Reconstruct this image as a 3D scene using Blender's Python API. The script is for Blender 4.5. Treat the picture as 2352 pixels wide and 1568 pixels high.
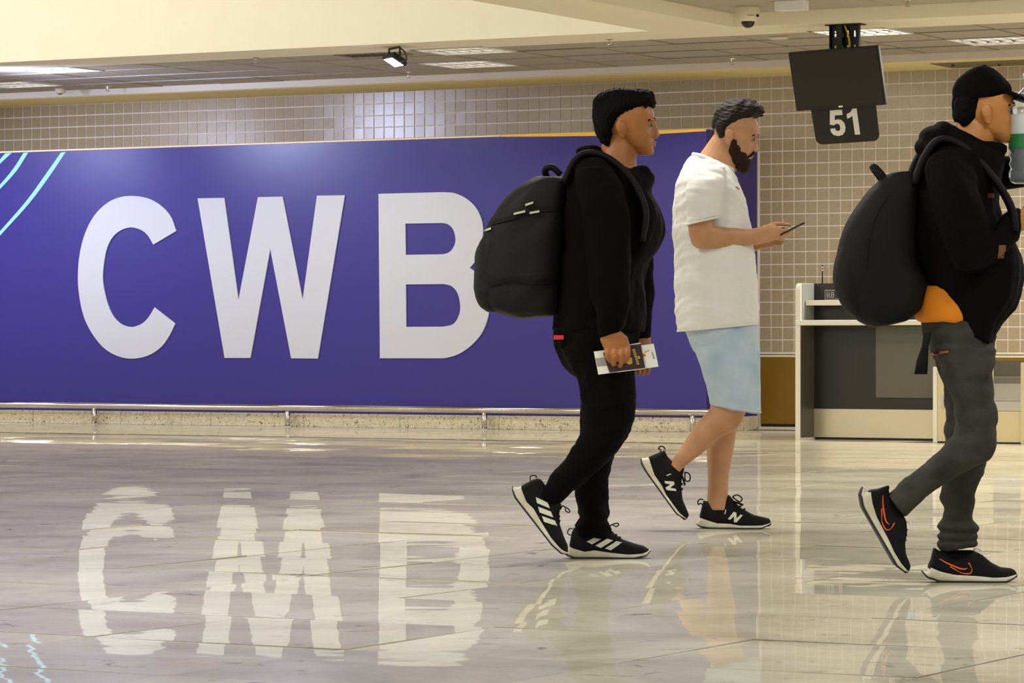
import bpy, bmesh, math, random
import numpy as np
from mathutils import Vector, Matrix
from mathutils.bvhtree import BVHTree
random.seed(5); rng = np.random.default_rng(5)
S = bpy.context.scene; C = S.collection
for o in list(bpy.data.objects): bpy.data.objects.remove(o)
# ---------------------------------------------------------------- camera, world, light, exposure
F, CX, CY, H = 8000.0, 1176.0, 784.0, 0.80          # focal length and centre in pixels of the 2352x1568 frame, lens height
TH = math.radians(29.0); CT, ST = math.cos(TH), math.sin(TH)
cam = bpy.data.cameras.new('camera'); cam.sensor_width = 36; cam.lens = 36*F/2352; cam.clip_end = 200
camo = bpy.data.objects.new('camera', cam); C.objects.link(camo)
camo.location = (0, 0, H); camo.rotation_euler = (math.pi/2, 0, TH); S.camera = camo
S.view_settings.view_transform = 'Standard'; S.view_settings.look = 'None'
S.view_settings.exposure = 0.0; S.view_settings.gamma = 1.0
wd = bpy.data.worlds.new('world'); S.world = wd; wd.use_nodes = True
wd.node_tree.nodes['Background'].inputs[0].default_value = (1.0, 0.965, 0.90, 1)
wd.node_tree.nodes['Background'].inputs[1].default_value = 0.8
def area(name, loc, size, power, col, target=None):
    l = bpy.data.lights.new(name, 'AREA'); l.shape = 'RECTANGLE'; l.size, l.size_y = size
    l.energy = power; l.color = col
    o = bpy.data.objects.new(name, l); C.objects.link(o); o.location = loc
    if target is not None: o.rotation_euler = (Vector(target)-Vector(loc)).to_track_quat('-Z', 'Y').to_euler()
    return o
WARM = (1.0, 0.962, 0.895)
area('cove_lamp', (-19.0, 20.5, 4.7), (9.0, 0.8), 245, WARM, (-17.5, 24.65, 3.4))      # cove lighting in the high bay
area('cove_lamp', (-14.5, 13.0, 4.6), (3.0, 8.0), 420, WARM, (-13.0, 14.5, 0))
for ly in (4.5, 9.0, 13.5, 18.0, 22.0):                                                 # rows of ceiling lamps over the hall
    area('hall_lamp', (-7.0, ly, 3.33), (1.2, 1.2), 108, WARM)
    area('hall_lamp', (-2.5, ly, 3.33), (1.2, 1.2), 84, WARM)
for lx, e in ((-21.5, 26), (-16.6, 22), (-13.0, 26), (-9.4, 105), (-7.4, 80)):  # added fill under the bay ceiling to brighten tiles and banner, no fixtures here
    area('bay_fill', (lx, 26.2, 3.22), (0.6, 0.6), e, WARM)
def spot(name, loc, tgt, power, col, ang, blend=0.9, r=0.12):
    l = bpy.data.lights.new(name, 'SPOT'); l.energy = power; l.color = col; l.spot_size = math.radians(ang)
    l.spot_blend = blend; l.shadow_soft_size = r
    o = bpy.data.objects.new(name, l); C.objects.link(o); o.location = loc
    o.rotation_euler = (Vector(tgt)-Vector(loc)).to_track_quat('-Z', 'Y').to_euler(); return o
COOL = (0.62, 0.68, 1.0)
FLN = Vector((-.31, -.40, -.866)); FLA = Vector((.796, -.611, 0))
spot('flood_beam', (-15.30, 25.02, 2.98), Vector((-15.30, 25.02, 2.98))+FLN, 70, COOL, 130)
spot('flood_beam', (-19.5, 25.0, 3.08), (-17.6, 28.0, 2.6), 300, COOL, 120, 1.0, .2)       # more floodlights, left of the frame
spot('flood_beam', (-21.4, 25.0, 3.08), (-20.9, 27.69, 1.9), 400, COOL, 74, 1.0, .2)
# ---------------------------------------------------------------- projection helpers (true depths)
def W(X, Z, h=0.0): return Vector((X*CT-Z*ST, X*ST+Z*CT, h))
def on_h(px, py, h):
    Z = F*(h-H)/(CY-py); return W((px-CX)/F*Z, Z, h)
def on_y(px, py, y):
    k = (px-CX)/F; Z = y/(k*ST+CT); return W(k*Z, Z, H+(CY-py)*Z/F)
def to_px(p):
    X = p[0]*CT+p[1]*ST; Z = -p[0]*ST+p[1]*CT
    return CX+F*X/Z, CY-F*(p[2]-H)/Z
# ---------------------------------------------------------------- materials
def lin(c):
    return tuple((v/12.92 if v <= .04045 else ((v+.055)/1.055)**2.4) for v in (x/255 for x in c)) + (1,)
def mat(name, col, rough=.5, metal=0, spec=.5, noise=None, bump=None, emit=None, coat=0, alpha=None, sheen=0):
    m = bpy.data.materials.new(name); m.use_nodes = True; nt = m.node_tree; b = nt.nodes['Principled BSDF']
    c = lin(col); b.inputs['Base Color'].default_value = c; b.inputs['Roughness'].default_value = rough
    b.inputs['Metallic'].default_value = metal; b.inputs['Specular IOR Level'].default_value = spec
    b.inputs['Coat Weight'].default_value = coat; b.inputs['Sheen Weight'].default_value = sheen
    if emit: b.inputs['Emission Color'].default_value = lin(emit[0]); b.inputs['Emission Strength'].default_value = emit[1]
    if alpha is not None: b.inputs['Transmission Weight'].default_value = alpha; b.inputs['IOR'].default_value = 1.33
    tc = nt.nodes.new('ShaderNodeTexCoord')
    if noise:                                   # (scale, other colour, detail)
        n = nt.nodes.new('ShaderNodeTexNoise'); n.inputs['Scale'].default_value = noise[0]; n.inputs['Detail'].default_value = noise[2] if len(noise) > 2 else 4
        nt.links.new(tc.outputs['Object'], n.inputs['Vector'])
        r = nt.nodes.new('ShaderNodeValToRGB'); r.color_ramp.elements[0].position = .35; r.color_ramp.elements[1].position = .65
        r.color_ramp.elements[0].color = c; r.color_ramp.elements[1].color = lin(noise[1])
        nt.links.new(n.outputs['Fac'], r.inputs['Fac']); nt.links.new(r.outputs['Color'], b.inputs['Base Color'])
    if bump:                                    # (scale, strength, distance)
        n = nt.nodes.new('ShaderNodeTexNoise'); n.inputs['Scale'].default_value = bump[0]; n.inputs['Detail'].default_value = 5
        nt.links.new(tc.outputs['Object'], n.inputs['Vector'])
        bp = nt.nodes.new('ShaderNodeBump'); bp.inputs['Strength'].default_value = bump[1]; bp.inputs['Distance'].default_value = bump[2]
        nt.links.new(n.outputs['Fac'], bp.inputs['Height']); nt.links.new(bp.outputs['Normal'], b.inputs['Normal'])
    return m
def floor_mat(name, c0, c1, c2):
    m = bpy.data.materials.new(name); m.use_nodes = True; nt = m.node_tree; L = nt.links.new; b = nt.nodes['Principled BSDF']
    g = nt.nodes.new('ShaderNodeNewGeometry'); mp = nt.nodes.new('ShaderNodeMapping'); mp.inputs['Rotation'].default_value = (0, 0, -TH)
    L(g.outputs['Position'], mp.inputs['Vector'])
    def noi(sc, det, rough=.6, dist=0):
        n = nt.nodes.new('ShaderNodeTexNoise'); n.inputs['Scale'].default_value = sc; n.inputs['Detail'].default_value = det
        n.inputs['Roughness'].default_value = rough; n.inputs['Distortion'].default_value = dist
        L(mp.outputs['Vector'], n.inputs['Vector']); return n
    n1 = noi(1.3, 8, .65, .6)
    r = nt.nodes.new('ShaderNodeValToRGB'); e = r.color_ramp.elements; e[0].position = .33; e[0].color = lin(c0); e[1].position = .68; e[1].color = lin(c2)
    k = e.new(.5); k.color = lin(c1); L(n1.outputs['Fac'], r.inputs['Fac'])
    n2 = noi(5.5, 10, .7, 1.2)                 # sparse dark veins and flecks
    r2 = nt.nodes.new('ShaderNodeValToRGB'); q = r2.color_ramp.elements; q[0].position = .30; q[0].color = (.35, .33, .3, 1); q[1].position = .40; q[1].color = (1, 1, 1, 1)
    L(n2.outputs['Fac'], r2.inputs['Fac'])
    mx = nt.nodes.new('ShaderNodeMix'); mx.data_type = 'RGBA'; mx.blend_type = 'MULTIPLY'; mx.inputs[0].default_value = 1
    L(r.outputs['Color'], mx.inputs[6]); L(r2.outputs['Color'], mx.inputs[7])
    oi = nt.nodes.new('ShaderNodeObjectInfo')   # each slab a little lighter or darker
    mr = nt.nodes.new('ShaderNodeMapRange'); mr.inputs[3].default_value = .93; mr.inputs[4].default_value = 1.07; L(oi.outputs['Random'], mr.inputs[0])
    hs = nt.nodes.new('ShaderNodeHueSaturation'); L(mr.outputs[0], hs.inputs['Value']); L(mx.outputs[2], hs.inputs['Color'])
    L(hs.outputs['Color'], b.inputs['Base Color'])
    b.inputs['Roughness'].default_value = .9; b.inputs['Specular IOR Level'].default_value = 0
    gl = nt.nodes.new('ShaderNodeBsdfGlossy'); gl.inputs['Roughness'].default_value = .012; gl.inputs['Color'].default_value = (1, .99, .97, 1)
    fr = nt.nodes.new('ShaderNodeFresnel'); fr.inputs['IOR'].default_value = 1.45
    mu = nt.nodes.new('ShaderNodeMath'); mu.operation = 'MULTIPLY'; mu.inputs[1].default_value = .58; L(fr.outputs[0], mu.inputs[0])
    ms_ = nt.nodes.new('ShaderNodeMixShader'); L(mu.outputs[0], ms_.inputs[0]); L(b.outputs[0], ms_.inputs[1]); L(gl.outputs[0], ms_.inputs[2])
    L(ms_.outputs[0], nt.nodes['Material Output'].inputs['Surface'])
    n3 = noi(2.2, 2); bp = nt.nodes.new('ShaderNodeBump'); bp.inputs['Strength'].default_value = 1.0; bp.inputs['Distance'].default_value = .0006
    L(n3.outputs['Fac'], bp.inputs['Height']); L(bp.outputs['Normal'], gl.inputs['Normal'])
    return m
def granite_mat():
    m = mat('speckled_granite', (196, 184, 150), .35); nt = m.node_tree; L = nt.links.new; b = nt.nodes['Principled BSDF']
    g = nt.nodes.new('ShaderNodeNewGeometry')
    def noi(sc):
        n = nt.nodes.new('ShaderNodeTexNoise'); n.inputs['Scale'].default_value = sc; n.inputs['Detail'].default_value = 5; n.inputs['Distortion'].default_value = 1.5
        L(g.outputs['Position'], n.inputs['Vector']); return n
    a = noi(42); r = nt.nodes.new('ShaderNodeValToRGB'); e = r.color_ramp.elements
    e[0].position = .33; e[0].color = lin((74, 66, 44)); e[1].position = .58; e[1].color = lin((222, 212, 186)); k = e.new(.40); k.color = lin((198, 186, 150))
    L(a.outputs['Fac'], r.inputs['Fac']); L(r.outputs['Color'], b.inputs['Base Color']); return m
M = {}
M['floor'] = floor_mat('polished_grey_stone', (170, 164, 143), (192, 186, 166), (208, 203, 184))
M['floor_pale'] = floor_mat('polished_cream_stone', (186, 178, 154), (200, 192, 168), (212, 204, 184))
M['grout'] = mat('floor_joint', (96, 88, 76), .8)
M['cream'] = mat('cream_paint', (236, 230, 212), .8, noise=(3, (233, 227, 208)))
M['beam'] = mat('off_white_paint', (244, 236, 212), .75)
M['fascia'] = mat('white_trim_paint', (218, 208, 196), .7)
M['soffit'] = mat('beige_soffit_paint', (250, 234, 172), .75)
M['ctile'] = mat('grey_ceiling_board', (182, 172, 156), .9, noise=(60, (172, 163, 148)))
M['cgap'] = mat('ceiling_void', (22, 19, 16), .9)
M['tbar'] = mat('ceiling_runner', (150, 143, 140), .35)
M['wtile'] = mat('taupe_glazed_tile', (170, 152, 122), .27, noise=(40, (163, 145, 116)))
M['wgrout'] = mat('tile_joint', (236, 226, 212), .8)
M['purple'] = mat('purple_vinyl', (49, 38, 122), .36, bump=(5, .25, .004))
M['white_v'] = mat('white_vinyl', (191, 192, 197), .5)
M['cyan'] = mat('cyan_vinyl', (140, 214, 240), .45)
M['yellow'] = mat('yellow_vinyl', (250, 190, 14), .45)
M['granite'] = granite_mat()
M['steel'] = mat('brushed_steel', (205, 198, 182), .22, 1.0)
M['chrome'] = mat('polished_steel', (214, 208, 196), .12, 1.0)
M['brown'] = mat('golden_brown_panel', (132, 98, 1), .3, noise=(2, (122, 90, 1)))
M['ctrim'] = mat('cream_trim', (222, 214, 186), .5)
M['black'] = mat('black_plastic', (10, 9, 8), .45)
M['blackgl'] = mat('screen_glass', (24, 21, 14), .35)
M['signw'] = mat('sign_white', (214, 212, 202), .5)
M['deskw'] = mat('desk_white_laminate', (226, 220, 204), .35)
M['deskg'] = mat('desk_grey_laminate', (160, 164, 156), .4)
M['deskd'] = mat('desk_charcoal_laminate', (29, 27, 17), .4)
M['deskp'] = mat('desk_mid_grey_panel', (92, 90, 74), .45)
M['kick'] = mat('kick_plate_steel', (214, 202, 170), .3, .55)
M['deskc'] = mat('desk_cream_metal', (206, 192, 150), .4, .3)
M['belt'] = mat('conveyor_rubber', (120, 114, 98), .6)
M['beltd'] = mat('dark_rubber', (46, 42, 34), .7)
M['lampw'] = mat('white_louvre', (235, 232, 224), .3)
M['tube'] = mat('lit_tube', (255, 250, 235), .5, emit=((255, 246, 226), 9.0))
M['flood'] = mat('lit_flood_panel', (255, 255, 255), .3, emit=((226, 228, 255), 14.0))
M['camw'] = mat('camera_white_plastic', (226, 216, 192), .4)
M['domeg'] = mat('smoked_dome', (36, 33, 28), .08)
M['cabley'] = mat('yellow_cable', (226, 190, 20), .5)
M['blue'] = mat('blue_sign', (70, 150, 205), .4)
# people
M['skin1'] = mat('tan_skin', (164, 104, 50), .5, bump=(120, .15, .001), noise=(14, (152, 94, 42)))
M['skin2'] = mat('fair_skin', (180, 132, 92), .5, bump=(120, .15, .001), noise=(14, (168, 120, 80)))
M['skin3'] = mat('light_tan_skin', (188, 128, 64), .5, bump=(120, .15, .001), noise=(14, (178, 118, 58)))
M['hairb'] = mat('black_hair', (4, 4, 3), .75, spec=.1, bump=(140, .8, .004))
M['hairn'] = mat('brown_hair', (26, 17, 11), .7, spec=.25, bump=(140, .8, .004))
M['beard'] = mat('brown_beard', (38, 22, 12), .75, spec=.2, bump=(170, .9, .004))
M['jacket'] = mat('black_jacket_cloth', (4, 4, 4), .9, spec=.1, bump=(45, .5, .004))
M['jacket3'] = mat('black_hooded_jacket_cloth', (5, 5, 5), .9, spec=.1, bump=(45, .5, .004))
M['trous1'] = mat('black_denim', (4, 4, 4), .9, spec=.1, bump=(60, .5, .004))
M['trous3'] = mat('grey_denim', (48, 47, 44), .9, spec=.2, noise=(9, (62, 61, 57)), bump=(60, .5, .004))
M['shirt'] = mat('white_cotton', (216, 214, 208), .85, bump=(14, .4, .01))
M['shorts'] = mat('pale_blue_denim', (150, 172, 188), .85, noise=(7, (176, 190, 200)), bump=(60, .4, .004))
M['orange'] = mat('orange_cotton', (216, 126, 4), .8)
M['pack1'] = mat('black_pack_nylon', (8, 9, 7), .7, spec=.3, bump=(60, .5, .003))
M['pack3'] = mat('charcoal_pack_nylon', (9, 9, 8), .8, spec=.25, bump=(60, .5, .003))
M['strap'] = mat('black_webbing', (4, 4, 4), .75, spec=.25)
M['reflect'] = mat('pale_reflective_tab', (180, 184, 160), .4)
M['red'] = mat('red_tag', (214, 26, 24), .5)
M['shoe'] = mat('black_shoe_mesh', (7, 7, 7), .8, spec=.25, bump=(220, .5, .002))
M['sole'] = mat('off_white_rubber', (214, 212, 194), .55, noise=(18, (196, 190, 164)))
M['tread'] = mat('black_rubber', (14, 13, 12), .6)
M['logo'] = mat('pale_logo', (206, 208, 186), .5)
M['orangel'] = mat('orange_logo', (220, 88, 24), .5)
M['gold'] = mat('gold', (212, 168, 60), .25, 1.0)
M['passport'] = mat('maroon_cover', (46, 22, 22), .5)
M['paper'] = mat('white_paper', (226, 226, 216), .7)
M['ink'] = mat('grey_print', (150, 150, 144), .7)
M['orangep'] = mat('orange_print', (240, 110, 30), .6)
M['goldp'] = mat('gold_print', (196, 164, 78), .5)
M['eye'] = mat('eye_white', (120, 104, 90), .2)
M['iris'] = mat('dark_iris', (24, 16, 12), .15)
M['lip'] = mat('lip_skin', (150, 92, 66), .5)
M['screen'] = mat('phone_glass', (16, 14, 12), .1)
M['plast'] = mat('clear_bottle_plastic', (225, 235, 238), .05, alpha=.85)
M['label'] = mat('green_bottle_label', (36, 120, 62), .4)
M['labelw'] = mat('white_bottle_label', (200, 212, 206), .4)
# ---------------------------------------------------------------- mesh helpers
def box(bm, lo, hi, bev=0):
    v = [bm.verts.new((x, y, z)) for x in (lo[0], hi[0]) for y in (lo[1], hi[1]) for z in (lo[2], hi[2])]
    fs = [bm.faces.new([v[i] for i in q]) for q in ((0,1,3,2),(4,6,7,5),(0,4,5,1),(2,3,7,6),(0,2,6,4),(1,5,7,3))]
    if bev: bmesh.ops.bevel(bm, geom=list({e for f in fs for e in f.edges}), offset=bev, segments=2, affect='EDGES', profile=.5)
    return v
def ring(bm, c, a, b, n=20, p=2.0):
    out = []
    for i in range(n):
        t = 2*math.pi*i/n; ct, st = math.cos(t), math.sin(t)
        u = math.copysign(abs(ct)**(2/p), ct); w = math.copysign(abs(st)**(2/p), st)
        out.append(bm.verts.new(c+a*u+b*w))
    return out
def skin(bm, rings):
    n = len(rings[0])
    for r0, r1 in zip(rings, rings[1:]):
        for i in range(n): bm.faces.new((r0[i], r0[(i+1) % n], r1[(i+1) % n], r1[i]))
    bm.faces.new(rings[0][::-1]); bm.faces.new(rings[-1])
def tube(bm, pts, rad, n=10):
    pts = [Vector(p) for p in pts]
    if not hasattr(rad, '__len__'): rad = [rad]*len(pts)
    rs = []; ref = None
    for i, p in enumerate(pts):
        t = (pts[min(i+1, len(pts)-1)]-pts[max(i-1, 0)]).normalized()
        if ref is None: ref = t.orthogonal().normalized()
        ref = (ref-t*ref.dot(t)).normalized()
        rs.append(ring(bm, p, ref*rad[i], t.cross(ref)*rad[i], n))
    skin(bm, rs)
def smooth_path(pts, k=6):
    pts = [Vector(p) for p in pts]; out = []
    q = [pts[0]*2-pts[1]]+pts+[pts[-1]*2-pts[-2]]
    for i in range(1, len(q)-2):
        for j in range(k):
            t = j/k; a, b, c, d = q[i-1:i+3]
            out.append(.5*((2*b)+(c-a)*t+(2*a-5*b+4*c-d)*t*t+(3*b-a-3*c+d)*t**3))
    return out+[pts[-1]]
def ball(bm, c, r, n=10):
    g = bmesh.ops.create_uvsphere(bm, u_segments=n+4, v_segments=n, radius=1)
    r = Vector(r) if hasattr(r, '__len__') else Vector((r, r, r))
    for v in g['verts']: v.co = Vector((v.co.x*r.x, v.co.y*r.y, v.co.z*r.z))+Vector(c)
    return g['verts']
def obj(name, bm, m, parent=None, smooth=False, label=None, cat=None, group=None, kind=None, loc=None, rot=None):
    if isinstance(bm, bpy.types.Mesh): me = bm
    else:
        bmesh.ops.recalc_face_normals(bm, faces=bm.faces[:]); me = bpy.data.meshes.new(name); bm.to_mesh(me); bm.free()
    if smooth: me.polygons.foreach_set('use_smooth', [True]*len(me.polygons))
    if m and not me.materials: me.materials.append(M[m] if isinstance(m, str) else m)
    o = bpy.data.objects.new(name, me); C.objects.link(o)
    if parent: o.parent = parent
    if loc is not None: o.location = loc
    if rot is not None: o.rotation_euler = rot
    tag(o, label, cat, group, kind); return o
def tag(o, label=None, cat=None, group=None, kind=None):
    for k, v in (('label', label), ('category', cat), ('group', group), ('kind', kind)):
        if v: o[k] = v
def empty(name, loc, rz=0, label=None, cat=None, group=None, kind=None):
    o = bpy.data.objects.new(name, None); C.objects.link(o); o.location = loc; o.rotation_euler = (0, 0, rz); o.empty_display_size = .1
    tag(o, label, cat, group, kind); return o
def copy_tree(o, parent=None):
    c = o.copy(); C.objects.link(c)
    if parent: c.parent = parent
    for ch in list(o.children): copy_tree(ch, c)
    return c
def prism(bm, pts, n, holes=()):
    """closed outline (3-D points in a plane) extruded along n, with holes"""
    edges = []; 
    for loop in (pts,)+tuple(holes):
        vs = [bm.verts.new(p) for p in loop]
        edges += [bm.edges.new((vs[i], vs[(i+1) % len(vs)])) for i in range(len(vs))]
    g = bmesh.ops.triangle_fill(bm, edges=edges, use_beauty=True, use_dissolve=False)
    fs = [f for f in g['geom'] if isinstance(f, bmesh.types.BMFace)]
    if n is not None:
        ex = bmesh.ops.extrude_face_region(bm, geom=fs)
        bmesh.ops.translate(bm, vec=n, verts=[v for v in ex['geom'] if isinstance(v, bmesh.types.BMVert)])
def remesh(bm, voxel, it=4, fac=.5):
    bmesh.ops.recalc_face_normals(bm, faces=bm.faces[:])
    me = bpy.data.meshes.new('t'); bm.to_mesh(me); bm.free()
    o = bpy.data.objects.new('t', me); C.objects.link(o)
    r = o.modifiers.new('r', 'REMESH'); r.mode = 'VOXEL'; r.voxel_size = voxel
    if it: s = o.modifiers.new('s', 'SMOOTH'); s.factor = fac; s.iterations = it
    dg = bpy.context.evaluated_depsgraph_get(); out = bpy.data.meshes.new_from_object(o.evaluated_get(dg))
    bpy.data.objects.remove(o); bpy.data.meshes.remove(me)
    out.polygons.foreach_set('use_smooth', [True]*len(out.polygons)); return out
def crumple(me, amp, freq, seed=0, stretch=(1, 1, 1), sharp=1.0):
    n = len(me.vertices); co = np.empty(n*3); me.vertices.foreach_get('co', co); co = co.reshape(-1, 3)
    no = np.empty(n*3); me.vertices.foreach_get('normal', no); no = no.reshape(-1, 3)
    g = np.random.default_rng(seed); q = co*np.array(stretch); d = np.zeros(n); w = 0
    warp = np.stack([np.sin(q@g.normal(0, freq*.6, 3)+g.uniform(0, 6)) for _ in range(3)], 1)*.35/freq
    q = q+warp
    for k in range(7):
        f = freq*(1+.45*k); a = 1/(1+.6*k); v = g.normal(0, 1, 3); v /= np.linalg.norm(v)
        s = np.sin(q@(v*f)+g.uniform(0, 6)); d += a*np.sign(s)*np.abs(s)**sharp; w += a
    co += no*(d/w*amp)[:, None]; me.vertices.foreach_set('co', co.ravel()); me.update(); return me
# ================================================================ SETTING
WX0, WX1 = -33.8, -4.0
YB = 27.69; YT = 28.757; XC = -13.39; HC = 3.264
# floor: joint bed + one object per polished slab
bm = bmesh.new(); box(bm, (WX0, -4, -.06), (9, YT+.1, -.004)); flo = obj('floor', bm, 'grout', kind='structure')
SL = .8
bm = bmesh.new(); box(bm, (-SL/2+.0015, -SL/2+.0015, -.02), (SL/2-.0015, SL/2-.0015, 0)); slab = bpy.data.meshes.new('floor_tile'); bmesh.ops.recalc_face_normals(bm, faces=bm.faces[:]); bm.to_mesh(slab); bm.free()
slab2 = slab.copy(); slab.materials.append(M['floor']); slab2.materials.append(M['floor_pale'])
cells = []
YD = 24.46                                              # slot drain
for j in range(-5, 37):
    y = 20.5-.4-SL*(15.0-j) if j < 16 else 20.5+.4+SL*(j-16)
    for i in range(-42, 17):
        x = -.37+SL*i
        if y > YT or x < WX0 or x > 8.5: continue
        px, py = to_px((x, y, 0)) if -x*ST+y*CT > 1 else (1e6, 0)
        seen = any(-30 < to_px((x+a, y+b, 0))[0] < 2382 and to_px((x+a, y+b, 0))[1] < 1600 for a in (-.4, .4) for b in (-.4, .4) if -(x+a)*ST+(y+b)*CT > 6)
        Z = -x*ST+y*CT
        cells.append((not seen, Z, x, y))
cells.sort(); near = bmesh.new(); nearp = bmesh.new(); cnt = 0
for hid, Z, x, y in cells:
    t = random.Random(int(x*100)*7919+int(y*100)); rx, ry = t.gauss(0, .0030), t.gauss(0, .0022)
    if y > YD-.05: rx = ry = 0
    if cnt < 296 and not hid:
        o = bpy.data.objects.new('floor_tile', slab2 if y > 20.5 else slab); C.objects.link(o); o.parent = flo
        o.location = (x, y, 0); o.rotation_euler = (rx, ry, 0); cnt += 1
    else:
        b = nearp if y > 20.5 else near
        box(b, (x-SL/2+.0015, y-SL/2+.0015, -.02), (x+SL/2-.0015, y+SL/2-.0015, 0))
obj('floor_tile', near, 'floor', flo, kind='stuff')
if len(nearp.verts): obj('floor_tile', nearp, 'floor_pale', flo, kind='stuff')
else: nearp.free()
# slot drain: thin dark channel pieces end to end
dr = empty('slot_drain', (-17, YD, 0), 0, 'narrow dark slotted drain running along the floor in front of the purple wall', 'drain')
bm = bmesh.new(); box(bm, (-16, -.045, .0005), (5.2, .045, .004)); obj('channel', bm, 'steel', dr)
bm = bmesh.new(); box(bm, (-.19, -.02, .004), (.19, .02, .0065)); pm = None
for i in range(50):
    if pm is None: q = obj('grate', bm, 'beltd', dr); pm = q.data
    else: q = obj('grate', pm, None, dr)
    q.location = (-15.3+.41*i, .012*((i % 2)*2-1), 0)
# tile wall: joint bed + tiles
TP = .1137; ZL = .8166; XL = W((1771.5-CX)/F*31.575, 31.575).x
bm = bmesh.new(); box(bm, (WX0, YT, 0), (WX1, YT+.3, 3.6)); wall = obj('wall_back', bm, 'wgrout', kind='structure')
def tile_hidden(p):
    x, y = p
    if x < -20 or x > 2372: return True
    if x < 1735 and y > 330: return True
    if 1812 < x < 2035 and 108 < y < 245: return True
    if 1872 < x < 2020 and 240 < y < 325: return True
    if x > 1825 and y > 655: return x < 2290
    if 2200 < x < 2330 and 170 < y < 300: return True
    if 2100 < x < 2290 and 340 < y: return True
    if 1930 < x < 2130 and y > 560: return True
    if 1370 < x < 1500 and y > 215 : return True
    return False
tl = []
for r in range(-1, 21):
    for c in range(-186, 78):
        x = XL+(c+.5)*TP; z = ZL+(r+.5)*TP
        if x > WX1-.1 or x < WX0+.1: continue
        tl.append((tile_hidden(to_px((x, YT, z))), -x, z))
tl.sort(); hw = TP/2-.0056
bm = bmesh.new(); box(bm, (-hw, -.006, -hw), (hw, .004, hw)); bmesh.ops.recalc_face_normals(bm, faces=bm.faces[:]); wt = bpy.data.meshes.new('wall_tile'); bm.to_mesh(wt); bm.free(); wt.materials.append(M['wtile'])
far = bmesh.new()
for k, (hid, nx, z) in enumerate(tl):
    a, b = random.gauss(0, .006), random.gauss(0, .006)
    if k < 298 and not hid:
        o = bpy.data.objects.new('wall_tile', wt); C.objects.link(o); o.parent = wall; o.location = (-nx, YT, z); o.rotation_euler = (a, 0, b)
    else:
        if -nx < XC+.2 and z < 2.5: continue
        R = Matrix.Translation((-nx, YT, z)) @ Matrix.Rotation(a, 4, 'X') @ Matrix.Rotation(b, 4, 'Z')
        vs = box(far, (-hw, -.006, -hw), (hw, .004, hw))
        for v in vs: v.co = R @ v.co
obj('wall_tile', far, 'wtile', wall, kind='stuff')
# trim under the tiles and the brown lower panel
zb = ZL-TP
bm = bmesh.new(); box(bm, (XC, YT-.03, zb-.018), (WX1, YT, zb-.002), .004); box(bm, (XC, YT-.02, zb-.045), (WX1, YT, zb-.024), .004); obj('trim_1', bm, 'ctrim', kind='structure')
wp = empty('wall_panel', (-12.4, YT, 0), 0, 'glossy golden-brown lower wall panel beside the purple wall, running behind the check-in desk', 'panel')
bm = bmesh.new(); box(bm, (-.95, -.02, .055), (8.3, .0, zb-.045)); obj('panel_face', bm, 'brown', wp)
bm = bmesh.new(); box(bm, (-.95, -.012, .028), (8.3, -.001, .055)); obj('recess', bm, 'black', wp)
bm = bmesh.new(); box(bm, (-.95, -.045, 0), (8.3, -.0, .028), .003); obj('base_rail', bm, 'ctrim', wp)
# projecting wall block that carries the banner
bm = bmesh.new(); box(bm, (WX0, YB, .12), (XC, YT-.012, 2.66)); obj('wall_front', bm, 'beam', kind='structure')
bm = bmesh.new()
x = XC+.012
segs = []
while x > WX0:
    x2 = max(WX0, x-1.05); segs.append((x2+.0015, x-.0015)); x = x2
bb = empty('baseboard_front', (XC, YB, 0), 0, kind='structure')
for a, b_ in segs:
    bm = bmesh.new(); box(bm, (a-XC, -.014, 0), (b_-XC, -.001, .125), .003); obj('granite_slab', bm, 'granite', bb)
bm = bmesh.new(); box(bm, (.001, 0, 0), (.014, YT-YB-.014, .125), .003); obj('granite_slab', bm, 'granite', bb)
# banner
ban = empty('wall_banner', (XC, YB, .125), 0, 'large purple vinyl banner on the wall with big white letters CWB', 'banner')
def bl(v): return Vector(v)-Vector((XC, YB, .125))
bm = bmesh.new(); box(bm, bl((WX0, YB-.004, .127)), bl((XC+.004, YB-.0005, 2.668)))
obj('vinyl_sheet', bm, 'purple', ban)
bm = bmesh.new(); box(bm, bl((XC+.0005, YB, .127)), bl((XC+.004, YT-.013, 2.668))); obj('side_sheet', bm, 'purple', ban)
bm = bmesh.new(); box(bm, bl((WX0, YB-.012, 2.664)), bl((on_y(1150, 310, YB).x, YB+.03, 2.678)), .002); obj('edge_strip', bm, mat('pale_gold_edge', (240, 214, 160), .4), ban)
def pl(pts): return [bl(on_y(a, b, YB-.004)) for a, b in pts]
NV = Vector((0, -.012, 0))
def zc(pts, ox, oy, s): return [(ox+a/s, oy+b/s) for a, b in pts]
def closed_curve(pts, k=5): return [(v.x, v.y) for v in smooth_path([(a, b, 0) for a, b in pts], k)]
co = closed_curve([(878,393),(830,270),(745,180),(640,125),(510,106),(390,125),(285,185),(195,285),(125,430),(85,600),(73,775),(85,930),(120,1090),(185,1225),(280,1345),(390,1413),(510,1438),(640,1415),(745,1350),(815,1260),(870,1150)])
ci = closed_curve([(700,1018),(650,1100),(590,1155),(510,1178),(430,1155),(365,1090),(318,990),(288,870),(277,770),(287,650),(312,530),(360,440),(430,385),(510,364),(590,385),(645,430),(690,505)])
sc1 = 2352/660
bm = bmesh.new(); prism(bm, pl(zc(co+ci, 160, 420, sc1)), NV); obj('letter', bm, 'white_v', ban, label='white letter C')
w_ = [(1052,126),(1271,122),(1387,957),(1546,116),(1748,112),(1912,955),(2029,104),(2257,101),(2036,1437),(1818,1435),(1647,540),(1484,1432),(1273,1432)]
bm = bmesh.new(); prism(bm, pl(zc(w_, 160, 420, sc1)), NV); obj('letter', bm, 'white_v', ban, label='white letter W')
sb = 1240/340
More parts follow.
